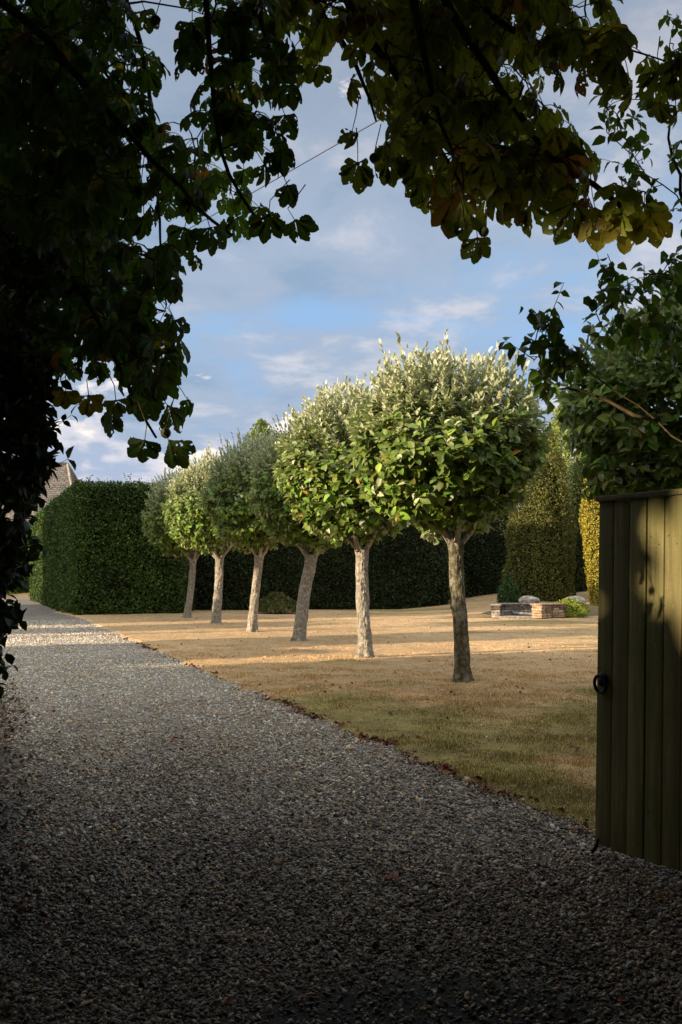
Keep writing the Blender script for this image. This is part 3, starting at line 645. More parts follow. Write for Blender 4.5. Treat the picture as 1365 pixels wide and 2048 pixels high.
# ------------------------------------------------------------------ stone house beyond the hedge
def house():
    def rowmat():
        m, nt, N, L, P = newmat('stone_slates'); tc = N.new('ShaderNodeUVMap'); br = N.new('ShaderNodeTexBrick')
        L.new(tc.outputs[0], br.inputs['Vector']); br.inputs['Scale'].default_value = 1.0; br.inputs['Brick Width'].default_value = .42; br.inputs['Row Height'].default_value = .23; br.inputs['Mortar Size'].default_value = .022
        br.inputs['Color1'].default_value = (.20, .175, .15, 1); br.inputs['Color2'].default_value = (.115, .105, .095, 1); br.inputs['Mortar'].default_value = (.035, .03, .028, 1)
        n = tex(N, L, 'ShaderNodeTexNoise', 1.5, tc.outputs[0], Detail=7.0); c = mixn(N, L, 1.0, br.outputs[0], rampn(N, L, n.outputs[0], [(.35, .7), (.65, 1.5)]), 'MULTIPLY')
        L.new(c, P.inputs['Base Color']); P.inputs['Roughness'].default_value = .9; bump(N, L, br.outputs['Fac'], .9, -.04, P); return m
    def wallm():
        m, nt, N, L, P = newmat('limestone_rubble'); tc = N.new('ShaderNodeTexCoord'); v = tex(N, L, 'ShaderNodeTexVoronoi', 2.6, tc.outputs['Object']); v.feature = 'DISTANCE_TO_EDGE'
        n = tex(N, L, 'ShaderNodeTexNoise', 5.0, tc.outputs['Object'], Detail=6.0); c = mixn(N, L, rampn(N, L, v.outputs[0], [(.0, 0.0), (.06, 1.0)]), (.16, .14, .11), rampn(N, L, n.outputs[0], [(.35, (.26, .22, .16)), (.65, (.42, .37, .28))]))
        L.new(c, P.inputs['Base Color']); P.inputs['Roughness'].default_value = .95; return m
    h = thing('stone_house', 'stone house with a hipped stone slate roof beyond the hedge at far left', 'house', (-29.4, 84, 0))
    a, b, e, rz_ = 8.2, 4.5, 5.6, 10.9
    V = [(-a, -b, 0), (a, -b, 0), (a, b, 0), (-a, b, 0), (-a, -b, e), (a, -b, e), (a, b, e), (-a, b, e)]
    mb = MB(); mb.add(V, [(0, 1, 5, 4), (1, 2, 6, 5), (2, 3, 7, 6), (3, 0, 4, 7)]); mb.build('wall', wallm(), h, smooth=False)
    o = .35; r1 = a-2.0
    Vr = np.array([(-a-o, -b-o, e-.15), (a+o, -b-o, e-.15), (a+o, b+o, e-.15), (-a-o, b+o, e-.15), (-r1, 0, rz_), (r1, 0, rz_)], float)
    # the four slopes each own their vertices so the slate courses run level
    sl = [((0, 1, 5, 4), 0), ((2, 3, 4, 5), 0), ((1, 2, 5), 1), ((3, 0, 4), 1)]; VV = []; UV = []; Qd = []; Td = []; nn_ = 0
    for idx, kx in sl:
        P_ = Vr[list(idx)]; e0 = norm(P_[1]-P_[0]); nrm = norm(np.cross(e0, P_[-1]-P_[0])); up_ = np.cross(nrm, e0)
        for q in P_: VV.append(q); UV.append(((q-P_[0])@e0, (q-P_[0])@up_))
        (Qd if len(idx) == 4 else Td).append([nn_+i for i in range(len(idx))]); nn_ += len(idx)
    roof = mesh('roof', np.array(VV), [np.array(Qd), np.array(Td)], rowmat(), h, uv=np.array(UV), smooth=False)
    mb = MB()
    for p_, q_ in ((4, 5), (1, 5), (2, 5), (0, 4), (3, 4)): mb.tube([Vr[p_]+[0, 0, .03], Vr[q_]+[0, 0, .03]], .11, 6)
    mb.build('ridge_tiles', bpy.data.materials['limestone_rubble'], roof)
    mb = MB(); mb.box((-4.9, .3, rz_+.15), (1.0, .8, 2.2), bev=.04); mb.box((-4.9, .3, rz_+1.3), (1.15, .95, .16), bev=.02); mb.tube([(-4.9, .3, rz_+1.3), (-4.9, .3, rz_+1.75)], .15, 10); mb.build('chimney', bpy.data.materials['limestone_rubble'], roof, smooth=False)
    gm, nt, N, L, P = newmat('window_glass'); P.inputs['Base Color'].default_value = (.03, .04, .05, 1); P.inputs['Roughness'].default_value = .08
    fm, nt, N, L, P = newmat('painted_frame'); P.inputs['Base Color'].default_value = (.7, .7, .66, 1)
    for x in (-6, -2, 2, 6):
        for z in (1.6, 4.2):
            mb = MB(); mb.box((x, -b-.03, z), (1.2, .1, 1.3), bev=.01); f = mb.build('window', fm, h, smooth=False)
            mb = MB()
            for s in (-.28, .28): mb.box((x+s, -b-.09, z), (.46, .03, 1.1))
            mb.build('pane', gm, f, smooth=False)
house()

# ------------------------------------------------------------------ low dry stone walls, slab and boulders
def stonem(name, a, b, c):
    m, nt, N, L, P = newmat(name); g = N.new('ShaderNodeNewGeometry'); at_ = N.new('ShaderNodeAttribute'); at_.attribute_name = 'Col'
    n = tex(N, L, 'ShaderNodeTexNoise', 9.0, g.outputs['Position'], Detail=9.0, Roughness=.65)
    col = mixn(N, L, 1.0, rampn(N, L, n.outputs[0], [(.33, a), (.5, b), (.66, c)]), at_.outputs['Color'], 'MULTIPLY'); L.new(col, P.inputs['Base Color']); P.inputs['Roughness'].default_value = .95
    bump(N, L, n.outputs[0], .8, .03, P); return m
M['stone'] = stonem('grey_limestone', (.12, .10, .08), (.34, .30, .25), (.62, .58, .52))
M['warmstone'] = stonem('warm_limestone', (.24, .16, .10), (.42, .30, .19), (.58, .45, .31))
def drywall(label, A, B, h, th, mat, z0, seed, cap=True, gap=.02):
    A = np.array(A[:2]); B = np.array(B[:2]); Lw = np.linalg.norm(B-A); e = (B-A)/Lw; n = np.array([e[1], -e[0]]); ax = np.array([[e[0], n[0], 0], [e[1], n[1], 0], [0, 0, 1]])
    t = thing('low_stone_wall', label, 'wall', (*A, z0)); g = np.random.default_rng(seed); mb = MB(); z = 0
    while z < h-.05:
        ch = .05+.05*g.random(); u_ = 0
        while u_ < Lw:
            w = min(.12+.26*g.random(), Lw-u_); w = max(w, .04)
            c = e*(u_+w/2); c3 = (c[0]+n[0]*g.normal()*.012, c[1]+n[1]*g.normal()*.012, z+ch/2); v = .35+.9*g.random()
            mb.box(c3, (w-gap, th*(.97+.05*g.random()), ch-.012), ax, (v, v*.97, v*.92), bev=.012); u_ += w
        z += ch
    mb.build('stonework', mat, t, smooth=False)
    mc = MB(); c = e*Lw/2; mc.box((*c, h/2), (Lw-.07, th-.06, h-.04), ax, (.3, .3, .3)); mc.build('core', M['stone'], t, smooth=False)
    if cap:
        mb = MB(); u_ = -.03
        while u_ < Lw+.02:
            w = min(.35+.3*g.random(), Lw+.03-u_); w = max(w, .05); c = e*(u_+w/2); mb.box((*c, z+.025), (w-.01, th+.07, .05), ax, (.95, .9, .85), bev=.012); u_ += w
        mb.build('coping', mat, t, smooth=False)
wz = .05
wA = gnd(992, 1239); wB = wA+np.array([.65, 1.15, 0]); wC = wA+np.array([2.0, 1.35, 0])
D0 = wA[1]
drywall('grey end pier of the low dry stone wall, left of the paved recess', wA, wA+np.array([.22, 1.2, 0]), .42, .30, M['stone'], wz, 31)
drywall('grey coursed dry stone wall behind the paved recess, its face in shade', wA+np.array([.20, 1.05, 0]), wA+np.array([1.95, 1.2, 0]), .46, .3, M['stone'], wz, 32)
wR = np.array([at(1073, 1235, D0-.1)[0], D0-.15]); drywall('warm sunlit stone wall end on the right of the paved recess', wR, wR+np.array([1.05, 1.0]), .40, .40, M['warmstone'], wz+.0, 33)
mb = MB(); mb.box((0, 0, 0), (1.45, .95, .08), col=(.95, .97, 1.0), bev=.015); o = mb.build('stone_slab', M['stone'], smooth=False); o.location = (wA[0]+.85, D0+.45, wz+.02); tag(o, 'flat pale paving slab on the ground between the low stone walls', 'paving')
mb = MB(); mb.box((0, 0, 0), (.85, .42, .07), col=(1.1, 1.1, 1.1), bev=.015); o = mb.build('stone_slab', M['stone'], smooth=False); o.location = (wA[0]+1.15, D0+.62, wz+.13); o.rotation_euler = (0, .05, .12); tag(o, 'smaller pale slab lying tilted on top of the larger slab', 'paving')
def boulder(label, loc, dims, seed):
    bm = bmesh.new(); bmesh.ops.create_icosphere(bm, subdivisions=4, radius=1.0); g = np.random.default_rng(seed)
    V = np.array([v.co[:] for v in bm.verts]); V *= (1+.5*(fbm(V[:, 0:1]*1.6+5, V[:, 1:2]*1.6+V[:, 2:3]*2, seed, 4)-.5)); V = V*np.array(dims); V[:, 2] = np.where(V[:, 2] < -dims[2]*.5, -dims[2]*.5, V[:, 2])
    for v, c in zip(bm.verts, V): v.co = c
    mb = MB(); mb.bm(bm, col=(1.25, 1.22, 1.2)); o = mb.build('boulder', M['stone'], smooth=True); o.location = loc; tag(o, label, 'rock')
b1 = at(1058, 1203, D0+2.2); boulder('pale weathered rock just above the grey stone wall, pointing right', (b1[0], D0+2.2, b1[2]+.03), (.36, .24, .17), 41)
b2 = at(1150, 1205, D0+2.3); boulder('pale weathered rock behind the yellow green bush', (b2[0], D0+2.3, b2[2]+.05), (.40, .25, .18), 42)
# small mounds of soil they sit on
def mound(x, y, r, h):
    nr, k = 8, 24; V = [(x, y, h)]; 
    for i in range(1, nr+1):
        q = i/nr
        for j in range(k): a = j*6.2832/k; V.append((x+math.cos(a)*r*q*1.9, y+math.sin(a)*r*q, h*(1-q*q)**1+(-.1 if i == nr else 0)+.03*math.sin(a*3+q*4)))
    T = [(0, 1+j, 1+(j+1) % k) for j in range(k)]; Q = [(1+(i-1)*k+j, 1+i*k+j, 1+i*k+(j+1) % k, 1+(i-1)*k+(j+1) % k) for i in range(1, nr) for j in range(k)]
    mb = MB(); mb.add(V, Q, T); tag(mb.build('earth_mound', bpy.data.materials['earth_and_field']), kind='structure')
mound(b1[0]+.9, D0+2.6, 1.5, b1[2]-.03)

# ------------------------------------------------------------------ wooden gate
def gate():
    gl = gnd(1191, 1694, .03); A = np.array([gl[0], gl[1], 0.0]); gr_ = gnd(1365, 1752, .03); e = norm(np.array([gr_[0]-A[0], gr_[1]-A[1], 0])); 
    w = 1.75; bot, top = .05, 1.905
    # local x along the gate from latch edge to hinges, y out of its front face, z up
    g = thing('wooden_gate', 'tall boarded wooden gate standing open on the right, a patch of sun on its top', 'gate', A)
    nrm = np.array([e[1], -e[0], 0]);
    if nrm@(np.array([0, 0, 0])-A) < 0: nrm = -nrm
    lean = R(1.7); upv = norm(np.array([math.sin(lean), 0, math.cos(lean)])-0); upv = norm(upv-e*(upv@e)*0)
    Mx = Matrix(((e[0], nrm[0], upv[0], A[0]), (e[1], nrm[1], upv[1], A[1]), (e[2], nrm[2], upv[2], 0), (0, 0, 0, 1)))
    g.location = (0, 0, 0); g.matrix_world = Matrix.Translation(A)
    ax = np.column_stack([e, nrm, upv]); back = -nrm
    def wood(name, tint=1.0, cm=(.245, .21, .095)):
        m, nt, N, L, P = newmat(name); tc = N.new('ShaderNodeTexCoord'); at_ = N.new('ShaderNodeAttribute'); at_.attribute_name = 'Col'
        mp = N.new('ShaderNodeMapping'); mp.inputs['Scale'].default_value = (34, 34, 1.2); L.new(tc.outputs['Object'], mp.inputs[0])
        n = tex(N, L, 'ShaderNodeTexNoise', 1.0, mp.outputs[0], Detail=7.0, Roughness=.65, Distortion=.6); n2 = tex(N, L, 'ShaderNodeTexNoise', 3.0, tc.outputs['Object'], Detail=6.0)
        n3 = tex(N, L, 'ShaderNodeTexNoise', 80.0, tc.outputs['Object'], Detail=4.0)
        col = rampn(N, L, n.outputs[0], [(.3, (cm[0]*.55, cm[1]*.55, cm[2]*.55)), (.55, cm), (.75, (cm[0]*1.5, cm[1]*1.5, cm[2]*1.6))])
        alg = rampn(N, L, n2.outputs[0], [(.42, 0.0), (.66, .6)]); col = mixn(N, L, alg, col, (.15, .145, .045))
        sp = rampn(N, L, n3.outputs[0], [(.60, 0.0), (.70, .4)]); col = mixn(N, L, sp, col, (.34, .33, .2))
        col = mixn(N, L, 1.0, col, at_.outputs['Color'], 'MULTIPLY')
        L.new(col, P.inputs['Base Color']); P.inputs['Roughness'].default_value = .8; P.inputs['Specular IOR Level'].default_value = .2
        bump(N, L, n.outputs[0], .5, .006, P); return m
    wm = wood('weathered_boards')
    mb = MB(); x = 0; gg = np.random.default_rng(3); W_ = .118
    while x < w-.01:
        v = .72+.38*gg.random(); bw = min(W_, w-x)
        c = ax@np.array([x+bw/2, .0+gg.normal()*.0012, (bot+top)/2+gg.normal()*.003]); mb.box(c, (bw-.006, .022, top-bot), ax, (v, v*(.97+.06*gg.random()), v*.95), bev=.005); x += bw
    pn = mb.build('board_panel', wm, g, smooth=False)
    mb = MB(); mb.box(ax@np.array([w/2, -.014, (bot+top)/2]), (w-.01, .004, top-bot-.01), ax, (.35, .33, .3)); mb.build('groove_backing', wm, pn, smooth=False)
    mb = MB(); mb.box(ax@np.array([w/2, -.004, top+.014]), (w+.02, .062, .030), ax, (.62, .6, .6), bev=.006); mb.build('top_rail', wm, g, smooth=False)
    for z in (.28, .98, 1.68):
        mb = MB(); mb.box(ax@np.array([w/2, -.038, z]), (w-.02, .038, .12), ax, (.8, .8, .8), bev=.005); mb.build('ledge', wm, g, smooth=False)
    for z0, z1 in ((.34, .92), (1.04, 1.62)):
        mb = MB(); a_ = ax@np.array([w-.08, -.036, z0]); b_ = ax@np.array([.10, -.036, z1]); d_ = norm(b_-a_); s_ = np.cross(nrm, d_); mb.box((a_+b_)/2, (np.linalg.norm(b_-a_), .034, .10), np.column_stack([d_, nrm, s_]), (.75, .75, .75), bev=.004); mb.build('brace', wm, g, smooth=False)
    nm, nt, N, L, P = newmat('nail_head'); P.inputs['Base Color'].default_value = (.03, .022, .016, 1); P.inputs['Roughness'].default_value = .7
    mb = MB(); x = 0
    while x < w-.05:
        for z in (.28, .98, 1.68):
            for dx_, dz_ in ((.03, .02), (.085, -.022)): mb.tube([ax@np.array([x+dx_, .010, z+dz_]), ax@np.array([x+dx_, .0125, z+dz_])], [.0038, .0034], 8)
        x += W_
    tag(mb.build('nail_heads', nm, pn), kind='stuff')
    im, nt, N, L, P = newmat('black_iron'); P.inputs['Base Color'].default_value = (.012, .012, .012, 1); P.inputs['Metallic'].default_value = .6; P.inputs['Roughness'].default_value = .55
    tcx = N.new('ShaderNodeTexCoord'); nn = tex(N, L, 'ShaderNodeTexNoise', 60.0, tcx.outputs['Object'], Detail=4.0); bump(N, L, nn.outputs[0], .4, .003, P)
    lc = np.array([.052, 0, .935]); mb = MB(); th = np.linspace(0, 6.2832, 33)
    mb.tube([ax@(lc+[0, .011, 0]), ax@(lc+[0, .018, 0])], [.040, .038], 20); mb.tube([ax@(lc+[0, .012, .02]), ax@(lc+[0, .045, .02])], .010, 10); mb.build('latch_plate', im, g)
    P_ = np.array([ax@(lc+[.042*math.sin(t), .032+.006*math.cos(t), -.024+.046*math.cos(t)]) for t in th]); mb = MB(); mb.tube(P_, .009, 10, cap=False); mb.build('ring_handle', im, g)
    mb = MB(); mb.tube([ax@(lc+[.0, -.08, .03]), ax@(lc+[-.085, -.08, .03])], .009, 8); mb.tube([ax@(lc+[0, -.08, .03]), ax@(lc+[0, 0, .03])], .008, 8); mb.build('latch_bar', im, g)
    for z in (.28, 1.68):
        mb = MB(); mb.box(ax@np.array([w-.22, .015, z]), (.45, .007, .04), ax, bev=.002); mb.tube([ax@np.array([w+.02, .015, z-.04]), ax@np.array([w+.02, .015, z+.04])], .013, 10); mb.build('strap_hinge', im, g, smooth=False)
    mb = MB(); mb.tube([ax@np.array([.05, .03, .09]), ax@np.array([.04, .035, .04]), ax@np.array([-.0, .04, -.0])], [.009, .010, .013], 8); mb.build('drop_bolt', im, g)
    hp = A+ax@np.array([w+.13, 0, 0]); po = thing('gate_post', 'square wooden post on which the open gate hangs', 'post', hp); mb = MB(); mb.box((0, 0, 1.03), (.16, .16, 2.16), ax*1, (.8, .78, .75), bev=.012); mb.box((0, 0, 2.15), (.2, .2, .05), ax, (.7, .7, .7), bev=.01); mb.build('post_shaft', wm, po, smooth=False)
gate()

# ------------------------------------------------------------------ branches and leaves near the camera
def inpoly(px, py, poly):
    poly = np.asarray(poly, float); n = len(poly); c = np.zeros(len(px), bool); j = n-1
    for i in range(n):
        xi, yi = poly[i]; xj, yj = poly[j]
        c ^= ((yi > py) != (yj > py)) & (px < (xj-xi)*(py-yi)/(yj-yi+1e-9)+xi); j = i
    return c
def resample(P, step):
    P = np.asarray(P, float); d = np.r_[0, np.cumsum(np.linalg.norm(np.diff(P, axis=0), axis=1))]; n = max(2, int(d[-1]/step)+1); s = np.linspace(0, d[-1], n)
    return np.column_stack([np.interp(s, d, P[:, k]) for k in range(3)])
def grow(skel, nodes, mb, r0=.004, sag=.02, k=4, maxr=.03):
    """join every node to the nearest piece of the growing skeleton by a slightly bent twig"""
    S = [p for p in skel]; nodes = list(nodes); S = np.array(S); par = []
    from_d = np.min(np.linalg.norm(np.array(nodes)[:, None]-S[None], axis=2), axis=1); order = np.argsort(from_d); out = {}
    for i in order:
        p = np.asarray(nodes[i]); d = np.linalg.norm(S-p, axis=1); j = np.argmin(d); q = S[j]; Ld = d[j]
        m1 = q+(p-q)*.4+rng.normal(size=3)*.07*Ld+np.array([0, 0, sag*Ld*2]); m2 = q+(p-q)*.75+rng.normal(size=3)*.04*Ld+np.array([0, 0, sag*Ld])
        path = np.array([q, m1, m2, p]); mb.tube(path, [min(maxr, r0+.009*Ld), r0+.005*Ld, r0+.002*Ld, r0*.7], k, cap=False)
        S = np.vstack([S, m1, m2, p]); out[i] = norm(p-m2)
    return out
# serrated, blunt chestnut leaflets
def serr(rows, w):
    V, Q, UV = leaf_template(rows, obov(w), fold=.30, curl=.30)
    for i in range(1, rows-1):
        s = 1+(.09 if i % 2 else -.06)
        V[i*3, 0] *= s; V[i*3+2, 0] *= s
    return V, Q, UV
T_CH = serr(13, .215)
def palmate(nodes, dirs, per=3, size=(.085, .145), col=(.045, .075, .014), mb=None, yellow=0.0, span=.12, hang=1.0):
    parts = []; P = []; D = []; Nn = []; S = []; Cc = []
    for p, dr in zip(nodes, dirs):
        k = per if rng.random() < .5 else per+1
        for q in range(k):
            a = rng.random()*6.283; pet = norm(np.array([math.cos(a), math.sin(a), rng.normal()*.35-.1])*.9+dr*.7); pl = span*(.5+.8*rng.random())
            c = p+pet*pl+np.array([0, 0, -.25*pl])
            if mb is not None: mb.tube([p, p+pet*pl*.55, c], [.0028, .0022, .002], 3, cap=False)
            ax0 = norm(pet*.75+np.array([0, 0, -.75*hang])+.15*rng.standard_normal(3)); nz = norm(np.array([0, 0, 1.0])+pet*.5+.35*rng.standard_normal(3)); nz = norm(nz-ax0*(nz@ax0)); sx = np.cross(ax0, nz)
            sz = size[0]+(size[1]-size[0])*rng.random(); y = rng.random() < yellow
            base = np.array((.30, .27, .03) if y else col)*math.exp(.25*rng.normal())
            if y and rng.random() < .4: base = np.array((.26, .12, .03))
            angs = (-112, -72, -36, 0, 36, 72, 112) if rng.random() < .6 else (-84, -42, 0, 42, 84); mid = len(angs)//2
            for ii, an in enumerate(angs):
                f = (1, .93, .74, .48)[abs(ii-mid)]; an = R(an+rng.normal()*6); d_ = ax0*math.cos(an)+sx*math.sin(an); dr_ = norm(d_+np.array([0, 0, -.35*hang*abs(math.sin(an))])-nz*(.10+.15*rng.random())); n_ = norm(nz+d_*.1+.12*rng.standard_normal(3))
                P.append(c); D.append(dr_); Nn.append(n_); S.append(sz*f*(.9+.2*rng.random())); Cc.append(base*math.exp(.10*rng.normal()))
    P, D, Nn, S, Cc = map(np.array, (P, D, Nn, S, Cc))
    return place(T_CH, P, D, Nn, S, np.clip(Cc, .004, .8), wid=.92+.25*rng.random(len(P)), jit=.07)

def sample(poly, n, d0, d1, tries=60):
    poly = np.asarray(poly, float); lo = poly.min(0); hi = poly.max(0); q = lo+(hi-lo)*rng.random((n*tries, 2)); q = q[inpoly(q[:, 0], q[:, 1], poly)][:n]
    d = d0+(d1-d0)*rng.random(len(q)); return [at(a, b, c) for (a, b), c in zip(q, d)]
tree = thing('horse_chestnut', 'horse chestnut whose dark boughs of fan shaped leaves hang over the drive', 'tree', (-5.8, -.6, 0))
TO = np.array([-5.8, -.6, 0])
def tbuild(mb, name, mat, parent=tree, **k):
    mb.V = [v-TO for v in mb.V]; return mb.build(name, mat, parent, **k)
# trunk stands out of the frame on the left
mb = MB(); zt = np.linspace(-.1, 6.4, 24); mb.tube(np.column_stack([-5.8+.1*np.sin(zt), -.6+.05*zt, zt]), .42-.03*zt+.2*np.exp(-zt/.3), 20); tbuild(mb, 'trunk', M['darkbark'])
fork = np.array([-5.7, -.3, 6.0])
def bough(pts, r0, r1, name='bough'):
    P = resample(pts, .12); P = P+.012*np.cumsum(rng.standard_normal(P.shape), axis=0)*.5; mb = MB(); mb.tube(P, np.linspace(r0, r1, len(P)), 9); tbuild(mb, name, M['darkbark']); return P
SK_L = []; SK_R = []
B = bough([fork, (-3.5, 2.6, 5.6), at(430, -250, 4.0), at(445, 40, 4.2), at(460, 220, 4.2), at(500, 350, 4.1), at(560, 420, 4.1)], .07, .006); SK_L += list(B[len(B)//3:])
B = bough([fork, (-3.6, 2.4, 5.0), at(60, 80, 4.4), at(250, 300, 4.4), at(320, 380, 4.3), at(368, 430, 4.2), at(420, 470, 4.2)], .09, .006); SK_L += list(B[len(B)//3:])
B = bough([fork, (-3.6, 2.9, 4.6), at(-60, 330, 4.8), at(120, 480, 4.7), at(200, 640, 4.5), at(262, 770, 4.2), at(300, 840, 4.1)], .08, .005); SK_L += list(B[len(B)//3:])
B = bough([fork, (-3.4, 3.6, 4.5), at(-80, 520, 5.4), at(60, 600, 5.4), at(110, 740, 5.2)], .06, .005); SK_L += list(B[len(B)//3:])
B = bough([fork, (-3.0, 3.2, 5.6), at(200, -300, 5.4), at(300, 100, 5.2), at(330, 300, 5.2), at(340, 560, 5.0)], .06, .005); SK_L += list(B[len(B)//3:])
main = bough([fork, (-3.0, 2.2, 5.9), (-.8, 3.0, 5.2), at(720, -260, 3.9), at(890, 0, 4.2), at(965, 130, 4.25), at(1050, 245, 4.2), at(1125, 330, 4.15), at(1175, 365, 4.1), at(1230, 395, 4.05), at(1290, 440, 4.0)], .062, .011); SK_R += list(main[int(len(main)*.45):])
for pts in ([at(730, -200, 4.0), at(690, 0, 4.3), at(770, 110, 4.4), at(830, 200, 4.4), at(880, 300, 4.3), at(925, 370, 4.2)],
            [at(700, -240, 4.0), at(620, 0, 4.6), at(700, 120, 4.6), at(745, 250, 4.5)],
            [at(770, -180, 4.0), at(820, -10, 4.0), at(870, 230, 4.0), at(900, 300, 4.0)],
            [at(800, -160, 4.0), at(980, 20, 4.4), at(1090, 90, 4.3), at(1150, 70, 4.2), at(1260, 90, 4.2)],
            [at(560, -300, 4.3), at(520, 0, 4.8), at(540, 120, 4.7), at(570, 180, 4.6)]):
    B = bough(pts, .028, .005); SK_R += list(B)
SK_L = np.array(SK_L); SK_R = np.array(SK_R)
# leafy masses (photo outlines), each with its own depth
L_polys = [([(-60, -60), (225, -60), (240, 40), (290, 140), (340, 215), (410, 290), (470, 340), (510, 375), (480, 390), (400, 385), (320, 350), (270, 380), (260, 470), (290, 560), (310, 620), (290, 690), (250, 720), (190, 690), (120, 690), (60, 720), (-60, 740)], 345, 4.3, 6.2),
           ([(-60, -60), (190, -60), (240, 200), (250, 450), (240, 640), (150, 660), (60, 700), (-60, 860)], 280, 4.8, 7.2),
           ([(290, 380), (350, 480), (340, 600), (350, 700), (320, 790), (260, 800), (270, 600), (270, 450)], 26, 4.3, 5.2),
           ([(400, 20), (440, -60), (600, -60), (550, 90), (520, 180), (530, 290), (510, 330), (470, 290), (430, 220), (410, 120)], 52, 4.1, 5.6)]
R_polys = [([(560, -60), (1060, -60), (1040, 20), (1000, 80), (1070, 180), (1150, 290), (1130, 340), (1040, 350), (950, 365), (880, 345), (830, 270), (780, 190), (720, 80), (600, 50)], 150, 3.9, 5.4),
           ([(640, -60), (960, -60), (930, 80), (960, 200), (880, 270), (820, 210), (740, 60)], 62, 4.2, 5.8),
           ([(960, 280), (1150, 280), (1140, 345), (1000, 365)], 22, 3.9, 4.4),
           ([(1050, 0), (1180, -20), (1190, 60), (1150, 90), (1060, 70)], 9, 4.0, 4.5),
           ([(1130, 60), (1230, 50), (1250, 110), (1170, 110)], 6, 3.9, 4.2), ([(1290, 100), (1365, 90), (1380, 160), (1320, 150)], 5, 3.9, 4.2),
           ([(1150, 350), (1290, 375), (1320, 400), (1170, 385)], 5, 3.85, 4.15)]
def foliage_of(polys, SK, tagname, yel, col):
    mb = MB(); nodes = []
    for poly, n, a, b in polys: nodes += sample(poly, n, a, b)
    gd = grow(SK, nodes, mb); dirs = [gd[i] for i in range(len(nodes))]
    part = palmate(nodes, dirs, per=2, mb=mb, yellow=yel, col=col)
    V, Qs, cc, uv = merge([part]); mesh('leaf_mass', V-TO, Qs, M['chestnut'], tree, col=cc, uv=uv, smooth=True)
    tag(tbuild(mb, 'twigs', M['twig']), kind='stuff')
foliage_of(L_polys, SK_L, 'l', .05, (.06, .125, .02)); foliage_of(R_polys, SK_R, 'r', .14, (.23, .27, .035))
# the leaf fans that hang clear against the sky, one by one
def fans(specs):
    mb = MB(); P, D, Nn, S, Cc = [], [], [], [], []
    for (px, py, dpt, ang, sz, kind, tw, n) in specs:
        c = at(px, py, dpt); a = R(ang); ax0 = norm(np.array([math.sin(a), tw*.5, -math.cos(a)])); nz = norm(np.array([tw, -1.0, .35])); nz = norm(nz-ax0*(nz@ax0)); sx = np.cross(ax0, nz)
        base = {'g': (.14, .18, .022), 'd': (.05, .10, .016), 'y': (.30, .26, .03), 'b': (.22, .12, .03)}[kind]
        mb.tube([c, c-ax0*.06, c+np.array([rng.normal()*.03, .03, .16])], [.002, .0022, .003], 3, cap=False)
        angs = {7: (-112, -74, -38, 0, 38, 74, 112), 5: (-80, -40, 0, 40, 80), 3: (-38, 0, 38), 1: (0,)}[n]; mid = len(angs)//2
        for ii, an in enumerate(angs):
            f = (1, .92, .72, .46)[abs(ii-mid)]; an = R(an+rng.normal()*5); d_ = ax0*math.cos(an)+sx*math.sin(an); P.append(c); D.append(norm(d_+np.array([0, 0, -.2*abs(math.sin(an))])-nz*.12)); Nn.append(norm(nz+.15*rng.standard_normal(3))); S.append(.80*sz*f*(.92+.16*rng.random())); Cc.append(np.array(base)*math.exp(.12*rng.normal()))
    P, D, Nn, S, Cc = map(np.array, (P, D, Nn, S, Cc)); V, Qs, cc, uv = merge([place(T_CH, P, D, Nn, S, Cc, wid=1.0+.25*rng.random(len(P)), jit=.07)])
    mesh('hanging_leaves', V-TO, Qs, M['chestnut'], tree, col=cc, uv=uv); tag(tbuild(mb, 'leaf_stalks', M['twig']), kind='stuff')
